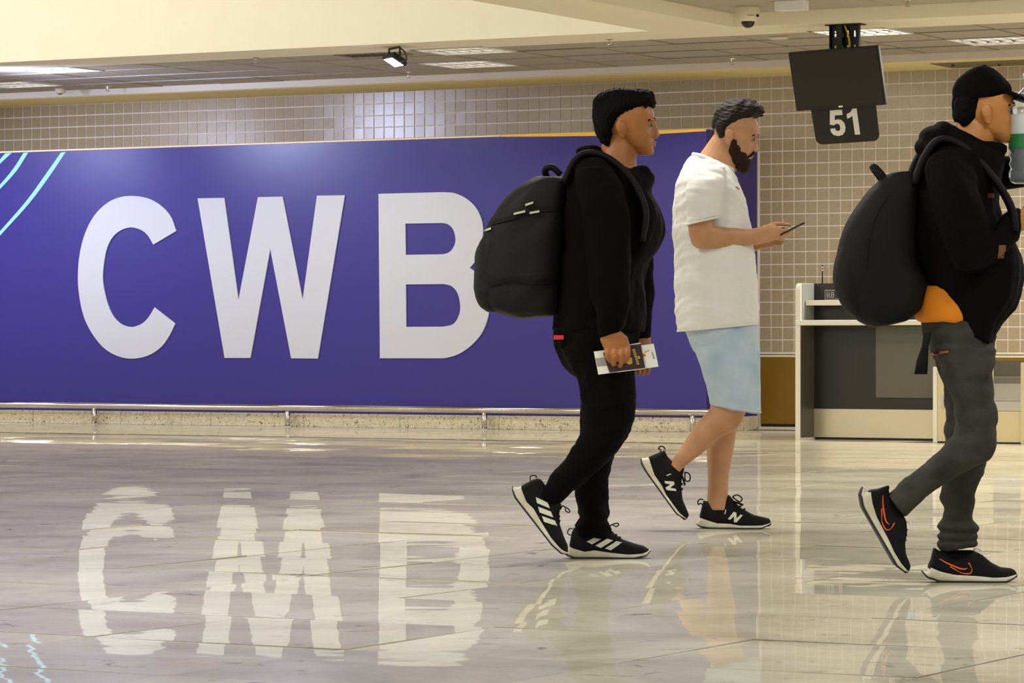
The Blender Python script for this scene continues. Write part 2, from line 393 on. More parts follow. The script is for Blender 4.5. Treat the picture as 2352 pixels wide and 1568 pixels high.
b_o = [(112,91)]+closed_curve([(660,77),(745,85),(830,120),(905,180),(955,255),(983,345),(985,450),(965,560),(925,650),(877,712)], 4)+closed_curve([(877,712),(950,765),(1005,840),(1035,930),(1040,1040),(1022,1150),(975,1260),(900,1350),(815,1415),(740,1450),(660,1468)], 4)[1:]+[(124,1468)]
b_1 = [(337,341)]+closed_curve([(640,336),(690,345),(735,385),(757,465),(745,530),(705,580),(655,597)], 4)+[(340,602)]
b_2 = [(341,850)]+closed_curve([(660,847),(725,865),(775,925),(797,1030),(785,1110),(740,1180),(660,1203)], 4)+[(344,1205)]
bm = bmesh.new(); prism(bm, pl(zc(b_o, 840, 420, sb)), NV, (pl(zc(b_1, 840, 420, sb)), pl(zc(b_2, 840, 420, sb)))); obj('letter', bm, 'white_v', ban, label='white letter B')
for L_, R_ in (([(-30,566),(0,531),(60,462),(105,400),(140,350)], [(-30,578),(0,541),(66,468),(114,404),(151,349)]),
             ([(-30,452),(0,424),(30,388),(54,351)], [(-30,463),(0,434),(38,392),(65,350)]),
             ([(-30,398),(0,366),(12,352)], [(-30,408),(0,376),(27,351)])):
    l2 = closed_curve(L_, 4); r2 = closed_curve(R_, 4)
    bm = bmesh.new(); prism(bm, pl(l2+r2[::-1]), Vector((0, -.001, 0))); obj('stripe', bm, 'cyan', ban, label='thin cyan curved stripe')
bm = bmesh.new(); prism(bm, pl([(1060,313.5),(1240,307),(1370,304),(1500,300.5),(1622,296),(1622,301),(1500,308.5),(1370,312),(1240,313.5),(1120,314)]), Vector((0, -.001, 0))); obj('yellow_strip', bm, 'yellow', ban, label='yellow strip along the banner top')
# ceiling over the desk bay: void board + ceiling tiles + runners
bm = bmesh.new(); box(bm, (WX0, 25.3, HC+.02), (WX1, 28.0, HC+.12)); ceil = obj('ceiling', bm, 'cgap', kind='structure')
xs = [-24.0,-23.3,-22.65,-22.0,-21.35,-20.68,-20.02,-19.25,-18.6,-17.87,-17.13,-16.4,-15.67,-15.0,-14.3,-13.56,-12.82,-12.08,-11.34,-10.68,-10.0,-9.3,-8.6,-7.9,-7.2,-6.5,-5.8,-5.1,-4.4]
ys = [25.25, 25.9, 26.55, 27.2, 27.85]
TROF = {(7, 0), (5, 2), (13, 0), (12, 2), (18, 0), (19, 2), (23, 1)}
for i in range(len(xs)-1):
    for j in range(4):
        if (i, j) in TROF: continue
        bm = bmesh.new(); dz = random.uniform(-.002, .004)
        if (i, j) == (10, 0): dz = 0
        box(bm, (xs[i]+.014, ys[j]+.006, HC+dz), (xs[i+1]-.014, ys[j+1]-.006, HC+.02+dz)); obj('ceiling_tile', bm, 'ctile', ceil)
for k in range(14):                                      # same board ceiling, further along
    for j in range(4):
        bm = bmesh.new(); box(bm, (WX0+.7*k+.014, ys[j]+.006, HC), (WX0+.7*k+.686, ys[j+1]-.006, HC+.02)); obj('ceiling_tile', bm, 'ctile', ceil)
for y in ys[1:-1]:
    bm = bmesh.new(); box(bm, (WX0, y-.008, HC-.006), (WX1, y+.008, HC+.001)); obj('ceiling_runner', bm, 'tbar', ceil)
# cornice: fascia and soffit above the tiles
bm = bmesh.new(); box(bm, (WX0, 27.80, 3.205), (WX1, 27.86, 3.34)); obj('trim_2', bm, 'fascia', kind='structure')
bm = bmesh.new(); box(bm, (WX0, 27.86, 3.203), (WX1, YT+.02, 3.25)); obj('trim_3', bm, 'soffit', kind='structure')
# beams
bm = bmesh.new(); box(bm, (WX0, 24.65, 3.256), (WX1, 25.35, 3.40)); obj('ceiling_beam_1', bm, 'beam', kind='structure')
bm = bmesh.new(); box(bm, (-12.42, -3, 3.256), (-11.69, 24.65, 3.40)); obj('ceiling_beam_2', bm, 'beam', kind='structure')
bm = bmesh.new(); box(bm, (WX0, 24.648, 3.2575), (-12.42, 25.3, 5.2)); box(bm, (-12.418, 4, 3.40), (-12.1, 24.652, 5.2)); obj('wall_bay', bm, 'cream', kind='structure')
bm = bmesh.new(); box(bm, (WX0-6, -3, 5.0), (-12.42, 24.652, 5.2)); obj('ceiling_bay', bm, 'cream', kind='structure')
bm = bmesh.new(); box(bm, (-11.69, -3, 3.38), (8, 24.65, 3.46)); c2 = obj('ceiling_hall', bm, 'cgap', kind='structure')
for i in range(0, 12):
    for j in range(0, 22):
        x0 = -11.69+.68*i; y0 = 24.65-.68*(j+1)
        bm = bmesh.new(); box(bm, (x0+.004, y0+.004, 3.36), (x0+.676, y0+.676, 3.38)); obj('ceiling_tile', bm, 'ctile', c2)
# ================================================================ FIXTURES
def troffer(x0, x1, y0, y1, label, e=9, col=WARM):
    t = empty('ceiling_light', (x0, y0, HC), 0, label, 'light', 'recessed ceiling lights over the desk bay')
    w, d = x1-x0, y1-y0
    bm = bmesh.new()
    for a in ((0, 0, w, .025), (0, d-.025, w, d), (0, .025, .025, d-.025), (w-.025, .025, w, d-.025)): box(bm, (a[0], a[1], -.008), (a[2], a[3], .012))
    obj('frame', bm, 'lampw', t)
    bm = bmesh.new(); box(bm, (.02, .02, .075), (w-.02, d-.02, .08)); obj('reflector', bm, 'lampw', t)
    for k in range(2):
        y = d*(.27+.46*k)
        bm = bmesh.new(); tube(bm, [(.05, y, .05), (w-.05, y, .05)], .013, 8); obj('tube', bm, 'tube', t, True)
    for k in range(1, 6):
        x = w*k/6; bm = bmesh.new(); prism(bm, [Vector((x-.012, .025, .0)), Vector((x+.012, .025, 0)), Vector((x+.004, .025, .045)), Vector((x-.004, .025, .045))], Vector((0, d-.05, 0))); obj('louvre', bm, 'lampw', t)
    bm = bmesh.new(); prism(bm, [Vector((.025, d/2-.03, .0)), Vector((.025, d/2+.03, .0)), Vector((.025, d/2+.008, .06)), Vector((.025, d/2-.008, .06))], Vector((w-.05, 0, 0))); obj('louvre', bm, 'lampw', t)
    l = area('troffer_light', (w/2, d/2, .02), (w*.9, d*.9), e, col); l.parent = t
TL = {(7, 0): 'recessed square ceiling light at far left, beside the bright cream bay wall', (5, 2): 'recessed ceiling light above the left end of the purple wall, next to the smoke detector',
      (13, 0): 'recessed louvred ceiling light just behind the small floodlight, nearer the beam', (12, 2): 'recessed louvred ceiling light below and beside the floodlight, nearer the tiled wall',
      (18, 0): 'recessed ceiling light partly hidden by the bracket of screen 51', (19, 2): 'recessed ceiling light at right, above the man in the black cap', (23, 1): 'recessed ceiling light beyond the right edge of the picture'}
for (i, j), lab in TL.items():
    if (i, j) != (23, 1): troffer(xs[i], xs[i+1], ys[j], ys[j+1], lab, *((36, COOL) if i == 7 else (26, WARM) if i == 18 else ()))
    else:
        bm = bmesh.new(); box(bm, (xs[i]+.006, ys[j]+.006, HC), (xs[i+1]-.006, ys[j+1]-.006, HC+.02)); obj('ceiling_tile', bm, 'ctile', ceil)
# floodlight on a bracket under the beam
fl = empty('floodlight', on_h(906, 108, 3.256), 0, 'small black floodlight with a bright white face on a bracket under the beam', 'light')
az = -FLN.normalized(); R = Matrix((FLA.normalized(), az.cross(FLA.normalized()), az)).transposed().to_4x4()
def flm(bm, z=-.115):
    for v in bm.verts: v.co = R @ v.co + Vector((0, 0, z))
bm = bmesh.new(); box(bm, (-.115, -.075, -.015), (.115, .075, .02), .008)
for k in range(6): box(bm, (-.09+.034*k, -.06, .02), (-.082+.034*k, .06, .04))
flm(bm); obj('housing', bm, 'black', fl)
bm = bmesh.new(); box(bm, (-.095, -.058, -.0175), (.095, .058, -.0152)); flm(bm); obj('lens', bm, 'flood', fl)
bm = bmesh.new(); ax = R.to_3x3() @ Vector((1, 0, 0)); a, b_ = Vector((0, 0, -.10))+ax*.122, Vector((0, 0, -.10))-ax*.122
p = [a, Vector((a.x, a.y, -.01)), Vector((b_.x, b_.y, -.01)), b_]
for q0, q1 in zip(p, p[1:]): tube(bm, [q0, q1], .008, 6)
obj('bracket', bm, 'black', fl)
bm = bmesh.new(); tube(bm, smooth_path([tuple(ax*.11+Vector((0, 0, -.01))), tuple(ax*.19+Vector((.02, 0, -.06))), tuple(ax*.19+Vector((.03, 0, -.13))), tuple(ax*.10+Vector((0, 0, -.13)))]), .006, 6); obj('cable', bm, 'black', fl, True)
# sprinklers
def sprinkler(px, py, h, label):
    t = empty('fire_sprinkler', on_h(px, py, h), 0, label, 'sprinkler', 'ceiling sprinklers')
    bm = bmesh.new(); bmesh.ops.create_cone(bm, segments=12, radius1=.03, radius2=.034, depth=.008, cap_ends=True); bmesh.ops.translate(bm, vec=(0, 0, -.004), verts=bm.verts[:]); obj('escutcheon', bm, 'chrome', t)
    bm = bmesh.new(); tube(bm, [(0, 0, -.005), (0, 0, -.03)], .011, 8); tube(bm, [(-.012, 0, -.025), (-.01, 0, -.05)], .004, 6); tube(bm, [(.012, 0, -.025), (.01, 0, -.05)], .004, 6); obj('body', bm, 'steel', t)
    bm = bmesh.new(); tube(bm, [(0, 0, -.05), (0, 0, -.054)], .02, 10); obj('deflector', bm, 'steel', t)
for px, py, h, lab in ((247, 197, HC, 'sprinkler near the smoke detector at the left end of the ceiling'), (940, 165, HC, 'sprinkler hanging just below the small floodlight'),
                       (1400, 88, HC, 'sprinkler on the ceiling close behind the beam, above the gap left of the black-haired man'), (1682, 134, HC, 'sprinkler at the ceiling edge left of screen 51'),
                       (588, 130, HC, 'tiny sprinkler close behind the beam, left of the floodlight'), (2085, -1, 3.36, 'sprinkler at the top edge of the picture, above screen 51')):
    sprinkler(px, py, h, lab)
# smoke detector, small emergency light, vent, soffit hatch
sd = empty('smoke_detector', on_h(139, 203, HC), 0, 'small round cream smoke detector under the ceiling at far left', 'detector')
bm = bmesh.new()
rs = [ring(bm, Vector((0, 0, z)), Vector((r, 0, 0)), Vector((0, r, 0)), 16) for z, r in ((0, .055), (-.03, .055), (-.045, .045), (-.052, .02))]; skin(bm, rs); obj('body', bm, 'camw', sd, True)
bm = bmesh.new(); box(bm, (-.018, -.02, -.06), (.02, .0, -.05)); obj('sensor', bm, 'black', sd)
el = empty('emergency_light', on_h(1788, 84, HC), 0, 'small flat white emergency light on the grey ceiling left of screen 51', 'light')
bm = bmesh.new(); box(bm, (-.075, -.04, -.02), (.075, .04, 0), .006); obj('body', bm, 'camw', el)
bm = bmesh.new(); box(bm, (-.06, -.028, -.023), (.06, .028, -.0195)); obj('lens', bm, 'lampw', el)
vp = on_h(858, 124, HC)
av = empty('air_vent', vp, 0, 'slatted grey air vent in the ceiling left of the floodlight', 'vent')
bm = bmesh.new(); box(bm, (-.3, -.14, -.006), (.3, .14, -.002)); obj('backing', bm, 'cgap', av)
bm = bmesh.new()
for a in ((-.3, -.15, .3, -.13), (-.3, .13, .3, .15), (-.31, -.15, -.29, .15), (.29, -.15, .31, .15)): box(bm, (a[0], a[1], -.012), (a[2], a[3], 0))
obj('frame', bm, 'tbar', av)
for k in range(9):
    bm = bmesh.new(); x = -.25+.0625*k; prism(bm, [Vector((x-.02, -.13, -.004)), Vector((x+.014, -.13, -.014)), Vector((x+.018, -.13, -.012)), Vector((x-.016, -.13, -.002))], Vector((0, .26, 0))); obj('slat', bm, 'ctile', av)
hp = on_h(2255, 147.5, 3.203)
ha = empty('access_hatch', hp, 0, 'olive grey access panel with two black screws on the underside of the soffit at right', 'hatch')
bm = bmesh.new(); box(bm, (-.36, -.3, -.006), (.5, .22, 0), .002); obj('panel', bm, mat('olive_grey_metal', (120, 112, 78), .5), ha)
for x in (-.22, .14):
    bm = bmesh.new(); tube(bm, [(x, .05*(x > 0)-.12*(x < 0), -.006), (x, .05*(x > 0)-.12*(x < 0), -.016)], .014, 10); obj('screw', bm, 'black', ha)
# dome camera
dc = empty('dome_camera', on_h(1718, 15, 3.36), TH, 'white ceiling dome security camera with a dark lens bubble', 'camera')
bm = bmesh.new(); rs = [ring(bm, Vector((0, 0, z)), Vector((r, 0, 0)), Vector((0, r, 0)), 28) for z, r in ((0, .088), (-.012, .092), (-.06, .088), (-.095, .08), (-.112, .062), (-.116, .05))]; skin(bm, rs); obj('housing', bm, 'camw', dc, True)
bm = bmesh.new(); vs = ball(bm, (0, 0, -.115), (.052, .052, .05), 12); bmesh.ops.delete(bm, geom=[v for v in bm.verts if v.co.z > -.108], context='VERTS'); obj('lens_bubble', bm, 'domeg', dc, True)
bm = bmesh.new(); tube(bm, [(.068, -.055, -.075), (.071, -.062, -.075)], .011, 10); obj('screw', bm, 'black', dc)
bm = bmesh.new()
for k in range(6): box(bm, (-.006+.009*k, -.0905+.0005*k, -.079), (.0+.009*k, -.08, -.074))
obj('marking', bm, 'goldp', dc)
# white sign box at the top edge
wb = empty('white_box_sign', on_h(1817, 2, 3.36), 0, 'white box hanging from the ceiling at the top edge, right of the dome camera', 'box')
bm = bmesh.new(); box(bm, (-.115, -.05, -.075), (.125, .05, .0), .004); obj('body', bm, mat('white_enamel', (238, 238, 240), .35), wb)
# hanging screen with number plate
mz = on_h(1942, 56, 3.256); ms = empty('hanging_screen', mz, 0, 'switched-off black hanging screen with the number plate 51 above the desk', 'screen')
s_m = -mz.x*ST+mz.y*CT
def mw(px, py, dy=0): return on_y(px, py, mz.y+dy)-mz
bm = bmesh.new(); cw = .125; z1 = -.36
for a in ((-cw, -.012, -.09), (cw-.012, -.012, cw)):
    pass
holes = []
for hx in (-.085, .02, .078):
    for hz in (-.075, -.185): holes.append([Vector((hx-.007, 0, hz-.024)), Vector((hx+.007, 0, hz-.024)), Vector((hx+.007, 0, hz+.024)), Vector((hx-.007, 0, hz+.024))])
prism(bm, [Vector((-cw, 0, 0)), Vector((cw, 0, 0)), Vector((cw, 0, z1)), Vector((-cw, 0, z1))], Vector((0, .004, 0)), holes)
box(bm, (-cw, -.03, z1), (-cw+.006, .0, 0)); box(bm, (cw-.006, -.03, z1), (cw, .0, 0)); box(bm, (-.15, -.06, -.008), (.15, .06, 0))
obj('mount_channel', bm, 'black', ms)
bm = bmesh.new(); box(bm, (-.05, -.05, -.4), (-.008, -.008, 0)); obj('drop_pole', bm, 'black', ms)
bm = bmesh.new(); tube(bm, smooth_path([(.0, -.02, -.005), (.035, -.035, -.08), (.05, -.035, -.16), (.04, -.03, -.22)]), .007, 8); obj('cable', bm, 'cabley', ms, True)
tl_, tr_, br_, bl_ = mw(1812, 126, -.10), mw(2018, 107, -.10), mw(2035, 236, -.10), mw(1829, 252, -.10)
cen = (tl_+tr_+br_+bl_)/4; wv = .378; hv = .232
Rm = Matrix.Rotation(math.radians(15.5), 3, 'X'); roll = Matrix.Rotation(math.radians(-1.9), 3, 'Y')
sp = obj('panel_holder', bmesh.new(), None) if False else None
def scr(bm):
    for v in bm.verts: v.co = cen + roll @ (Rm @ v.co)
bm = bmesh.new(); box(bm, (-wv, -.006, -hv), (wv, .035, hv), .006); scr(bm); so = obj('screen_frame', bm, 'black', ms)
bm = bmesh.new(); box(bm, (-wv+.016, -.0085, -hv+.026), (wv-.016, -.006, hv-.016)); scr(bm); obj('display', bm, 'blackgl', so)
bm = bmesh.new(); box(bm, (-.018, -.0105, -hv+.006), (.018, -.006, -hv+.02), .003); scr(bm); obj('maker_badge', bm, 'lampw', so)
def plate_pts(pts, y): return [Vector((px, y, pz)) for px, pz in pts]
arc = lambda cx, cz, r, a0, a1: [(cx+r*math.cos(math.radians(a0+(a1-a0)*k/6)), cz+r*math.sin(math.radians(a0+(a1-a0)*k/6))) for k in range(7)]
PW = .268; PT = -hv+.02; PB = -hv-.285
out = [(-PW-.005, PT), (PW+.008, PT)]+arc(PW-.055, PB+.055, .055, 0, -90)+arc(-PW+.055, PB+.055, .055, -90, -180)
bm = bmesh.new(); prism(bm, plate_pts(out, .036), Vector((0, .006, 0))); scr(bm); np_ = obj('number_plate', bm, 'black', ms)
d5 = [(-.128,0),(-.124,.068),(-.095,.066),(-.093,.045),(-.075,.036),(-.052,.040),(-.04,.062),(-.046,.088),(-.068,.098),(-.09,.092),(-.122,.096),(-.107,.205),(-.005,.205),(-.005,.163),(-.078,.163),(-.083,.13),(-.055,.137),(-.022,.125),(-.002,.09),(-.004,.05),(-.025,.015),(-.06,-.002),(-.1,-.003)]
d5 = [(-.132,.06),(-.128,.03),(-.108,.008),(-.07,-.002),(-.035,.006),(-.012,.03),(-.002,.064),(-.008,.1),(-.03,.125),(-.06,.131),(-.084,.125),(-.079,.163),(-.012,.163),(-.012,.205),(-.113,.205),(-.13,.092),(-.094,.086),(-.08,.096),(-.062,.096),(-.048,.083),(-.046,.062),(-.054,.043),(-.072,.038),(-.088,.048),(-.092,.062)]
d1 = [(.068,0),(.112,0),(.112,.207),(.076,.207),(.058,.182),(.022,.166),(.022,.13),(.05,.139),(.068,.150)]
for d in (d5, d1):
    bm = bmesh.new(); prism(bm, plate_pts([(a, b-hv-.225) for a, b in d], .036), Vector((0, -.002, 0))); scr(bm); obj('digit', bm, 'signw', np_)
# steel rail along the wall foot
ra = empty('floor_rail', (XC, 27.58, 0), 0, 'low stainless steel guard rail on short posts along the foot of the purple wall', 'rail')
bm = bmesh.new(); tube(bm, [(-20, 0, .178), (.12, 0, .178)], .029, 16); obj('rail_tube', bm, 'chrome', ra, True)
pm = None
for px, py in ((230, 973), (653, 980), (1103, 986.5), (1587, 993)):
    x = on_h(px, py, 0).x-XC; e = Vector((x, 0, 0))
    if pm is None:
        bm = bmesh.new(); tube(bm, [(0, 0, 0), (0, 0, .155)], .025, 14); p_ = obj('post', bm, 'steel', ra, True, loc=e)
        bm = bmesh.new(); rs = [ring(bm, Vector((0, 0, z)), Vector((r, 0, 0)), Vector((0, r, 0)), 18) for z, r in ((0, .046), (.008, .046), (.013, .03))]; skin(bm, rs); f_ = obj('flange', bm, 'chrome', p_); pm = (p_, f_)
    else:
        p_ = pm[0].copy(); C.objects.link(p_); p_.location = e; f_ = pm[1].copy(); C.objects.link(f_); f_.parent = p_
# ================================================================ CHECK-IN DESK
DX = -11.712; DY = 25.88
de = empty('check_in_desk', (DX, DY, 0), 0, 'white and charcoal check-in desk with steel kick plate below hanging screen 51', 'desk')
BK = .27; DW = 1.18; DH = 1.275
def pan(pts, x0, x1, bm): prism(bm, [Vector((x0, y, z)) for y, z in pts], Vector((x1-x0, 0, 0)))
side = [(0, .0), (0, DH-.055)]+[(.055-.055*math.cos(math.radians(a)), DH-.055+.055*math.sin(math.radians(a))) for a in (20, 40, 60, 80, 90)]+[(.9, DH), (.9, 0)]
bm = bmesh.new(); pan(side, 0, .042, bm); sp_ = obj('side_panel', bm, 'deskw', de)
bm = bmesh.new(); box(bm, (.042, .035, .935), (.046, BK, DH-.004)); obj('grey_lining', bm, 'deskg', sp_)
bm = bmesh.new(); box(bm, (.042, .012, .02), (.046, BK, .93)); obj('dark_lining', bm, mat('dark_side_laminate', (78, 73, 64), .4), sp_)
bm = bmesh.new(); box(bm, (0, -.01, .93), (DW+.02, BK+.03, .974), .008); obj('counter_ledge', bm, 'deskw', de)
bm = bmesh.new(); box(bm, (.05, .085, 1.093), (DW, BK, 1.136), .006); obj('shelf', bm, 'deskw', de)
bm = bmesh.new(); box(bm, (.046, BK, .25), (DW, BK+.04, DH)); obj('back_panel', bm, 'deskd', de)
bm = bmesh.new(); box(bm, (.60, BK-.02, .345), (DW, BK, .925), .002); obj('grey_panel', bm, 'deskp', de)
bm = bmesh.new(); box(bm, (.046, BK-.002, .018), (DW, BK+.02, .25), .001); obj('kick_plate', bm, 'kick', de)
bm = bmesh.new(); box(bm, (.05, BK+.02, 0), (DW, BK+.5, .02)); obj('plinth', bm, 'black', de)
bm = bmesh.new(); box(bm, (.02, BK+.1, 1.0), (DW, .9, 1.03)); obj('inner_worktop', bm, 'deskw', de)
bm = bmesh.new(); box(bm, (.010, .01, 0), (.036, .04, .012)); box(bm, (.010, .8, 0), (.036, .85, .012)); obj('foot', bm, 'black', de)
# weight display + aerial
wdp = on_y(1912, 676, DY+BK-.05)
wt_ = empty('weight_display', (wdp.x, DY+BK-.06, 1.136), 0, 'small grey digital weight display reading 8.8 on the desk shelf', 'display')
bm = bmesh.new(); box(bm, (-.055, -.03, 0), (.075, .05, .085), .006); obj('case', bm, mat('grey_case', (120, 112, 104), .4), wt_)
bm = bmesh.new(); box(bm, (-.04, -.034, .014), (.07, -.0305, .072)); obj('window', bm, 'blackgl', wt_)
def seg7(x, z, w, h, bm):
    t = .004
    for a in ((x, z, x+w, z+t), (x, z+h/2-t/2, x+w, z+h/2+t/2), (x, z+h-t, x+w, z+h), (x, z, x+t, z+h), (x+w-t, z, x+w, z+h)): box(bm, (a[0], -.0365, a[1]), (a[2], -.034, a[3]))
bm = bmesh.new(); seg7(-.03, .022, .024, .042, bm); obj('digit', bm, 'signw', wt_)
bm = bmesh.new(); seg7(.008, .022, .024, .042, bm); box(bm, (-.001, -.0365, .02), (.004, -.034, .026)); obj('digit', bm, 'signw', wt_)
ap = on_y(1889, 645, DY+BK+.02)
ae = empty('aerial', (ap.x, DY+BK+.02, DH), 0, 'thin black upright aerial with white bands on top of the desk', 'aerial')
bm = bmesh.new(); tube(bm, [(0, 0, 0), (0, 0, .15)], .0055, 8); obj('rod', bm, 'black', ae, True)
for z in (.105, .128):
    bm = bmesh.new(); tube(bm, [(0, 0, z), (0, 0, z+.009)], .0062, 8); obj('white_band', bm, 'signw', ae)
# baggage belt unit right of the desk
bx = on_h(2151, 1016, 0)
bu = empty('baggage_belt_unit', (bx.x, 25.68, 0), 0, 'cream metal baggage scale unit with grey belt at the right end of the desk', 'conveyor')
bm = bmesh.new(); box(bm, (0, -.0, 0), (.036, .45, .60), .003); obj('white_post', bm, 'deskw', bu)
bm = bmesh.new(); box(bm, (.038, .002, .012), (.50, .03, .60), .002); obj('front_panel', bm, 'deskc', bu)
bm = bmesh.new(); box(bm, (.50, .002, .012), (1.9, .03, .255), .002); obj('front_panel', bm, 'deskc', bu)
bm = bmesh.new(); box(bm, (.50, -.002, .257), (.745, .05, .335), .003); obj('steel_lip', bm, 'steel', bu)
bm = bmesh.new(); box(bm, (.745, -.03, .0), (.80, .12, .635), .004); obj('white_post', bm, 'deskc', bu)
bm = bmesh.new(); box(bm, (.04, .03, .255), (1.9, .1, .335)); obj('belt_frame', bm, 'beltd', bu)
bm = bmesh.new(); prism(bm, [Vector((.04, .10, .335)), Vector((.04, .9, .46)), Vector((.04, .9, .40)), Vector((.04, .10, .275))], Vector((1.86, 0, 0))); obj('belt', bm, 'belt', bu)
for a, b_ in ((.04, .66), (.672, 1.3), (1.31, 1.9)):
    bm = bmesh.new(); box(bm, (a, .9, .455), (b_, .95, .515), .004); obj('back_segment', bm, 'belt', bu)
bm = bmesh.new(); box(bm, (.04, .96, .40), (1.9, .98, .645)); obj("rear_panel", bm, mat('belt_rear_panel', (96, 90, 74), .5), bu)
bm = bmesh.new(); box(bm, (.075, -.004, .265), (.095, .004, .375), .002); obj('hinge', bm, 'steel', bu)
bm = bmesh.new(); box(bm, (.012, .012, 0), (1.9, .02, .012)); obj('plinth', bm, 'black', bu)
# blue pictogram sign on the tile wall behind the man in the cap (seen mirrored in the floor)
sp_ = on_y(2082, 588, YT-.012)
sg = empty('pictogram_sign', sp_, 0, 'small blue pictogram sign with a white person outline, mirrored in the floor', 'sign')
bm = bmesh.new(); box(bm, (-.085, -.006, -.085), (.085, .006, .085), .003); obj('board', bm, 'blue', sg)
bm = bmesh.new(); tube(bm, [(.035*math.cos(t/12*6.2832), -.008, .03+.035*math.sin(t/12*6.2832)) for t in range(13)], .005, 6); tube(bm, smooth_path([(-.05, -.008, -.065), (-.03, -.008, -.02), (.0, -.008, -.012), (.03, -.008, -.02), (.05, -.008, -.065)]), .005, 6); obj('person_symbol', bm, 'signw', sg)
# ================================================================ PEOPLE
class Fig:
    def __init__(s, px0, gy, scale):
        s.px0, s.gy, s.s = px0, gy, scale; s.Z = F/scale
    def P(s, px, py, d=0.0): return Vector(((px-s.px0)/s.s, d, (s.gy-py)/s.s))
    def root_loc(s): return W((s.px0-CX)/F*s.Z, s.Z, 0)
    def loft(s, bm, secs, k=1.0, p=2.0, n=22):
        """secs: (xl,yl,xr,yr,depth centre,half depth)"""
        rs = []
        for xl, yl, xr, yr, d, hd in secs:
            a, b = s.P(xl, yl, d), s.P(xr, yr, d)
            rs.append(ring(bm, (a+b)/2, (b-a)*.5*k, Vector((0, hd*k, 0)), n, p))
        skin(bm, rs)
def dens(secs, m=4):
    """smooth the section list"""
    A = [Vector(q[:3]) for q in secs]; B = [Vector(q[3:]) for q in secs]
    return [tuple(a)+tuple(b) for a, b in zip(smooth_path(A, m), smooth_path(B, m))]
HEAD = [(.000,.045,.082,.018),(.012,.018,.090,.034),(.030,-.012,.091,.050),(.048,-.040,.090,.058),(.065,-.064,.090,.063),(.085,-.082,.088,.067),(.105,-.092,.086,.071),
        (.125,-.098,.094,.074),(.150,-.100,.094,.076),(.175,-.098,.086,.073),(.195,-.086,.070,.064),(.212,-.062,.042,.046),(.222,-.030,.012,.022)]
class Head:
    def __init__(s, fig, px, py, tilt, k=1.0):
        s.o = fig.P(px, py); s.R = Matrix.Rotation(math.radians(tilt), 3, 'Y'); s.k = k
    def T(s, v): return s.o + s.R @ (Vector(v)*s.k)
    def build(s, bm, ear_x=-.02):
        rs = []
        for z, xb, xf, hw in HEAD:
            rs.append(ring(bm, s.T(((xb+xf)/2, 0, z)), s.R @ Vector(((xf-xb)/2*s.k, 0, 0)), Vector((0, hw*s.k, 0)), 24, 2.2))
        skin(bm, rs)
        def blob(c, r):
            vs = ball(bm, (0, 0, 0), r, 10)
            for v in vs: v.co = s.T(v.co+Vector(c))
        rs = [ring(bm, s.T(c), s.R @ Vector((a*s.k, 0, 0)), Vector((0, w*s.k, 0)), 12) for c, a, w in (((.087,0,.124),.012,.007),((.090,0,.105),.014,.010),((.094,0,.088),.017,.013),((.096,0,.076),.019,.016),((.093,0,.067),.016,.015),((.088,0,.06),.008,.01))]
        skin(bm, rs)
        blob((.089, 0, .0475), (.0105, .020, .0065)); blob((.0875, 0, .038), (.011, .018, .007)); blob((.078, 0, .014), (.016, .022, .014))
        for y in (-1, 1):
            blob((.083, y*.032, .128), (.014, .024, .007)); blob((.060, y*.031, .076), (.018, .022, .022))
            blob((ear_x, y*.075, .094), (.018, .012, .031)); blob((ear_x-.005, y*.084, .101), (.018, .006, .024)); blob((ear_x+.003, y*.075, .068), (.010, .007, .012))
            blob((.099, y*.011, .070), (.011, .008, .008))
    def eyes(s, parent):
        for y in (-1, 1):
            bm = bmesh.new(); vs = ball(bm, (0, 0, 0), .0125, 10)
            for v in vs: v.co = s.T(v.co+Vector((.0705, y*.033, .111)))
            e = obj('eye', bm, 'eye', parent, True)
            bm = bmesh.new(); vs = ball(bm, (0, 0, 0), (.004, .0075, .0065), 8)
            for v in vs: v.co = s.T(v.co+Vector((.0815, y*.0345, .1105)))
            obj('iris', bm, 'iris', e, True)
            bm = bmesh.new(); rs = [ring(bm, s.T(c), s.R @ Vector((0, 0, .0035)), Vector((.003, y*.003, 0)), 8) for c in ((.096, y*.014, .129), (.093, y*.030, .134), (.079, y*.047, .130), (.070, y*.053, .125))]; skin(bm, rs); obj('eyebrow', bm, 'hairb', parent, True)
        bm = bmesh.new()
        vs = ball(bm, (0, 0, 0), (.008, .018, .005), 8)
        for v in vs: v.co = s.T(v.co+Vector((.0935, 0, .0470)))
        n0 = len(bm.verts); vs = ball(bm, (0, 0, 0), (.008, .016, .0055), 8)
        for v in vs: v.co = s.T(v.co+Vector((.0915, 0, .0375)))
        obj('lips', bm, 'lip', parent, True)
def interp(poly, x): return float(np.interp(x, [p[0] for p in poly], [p[1] for p in poly]))
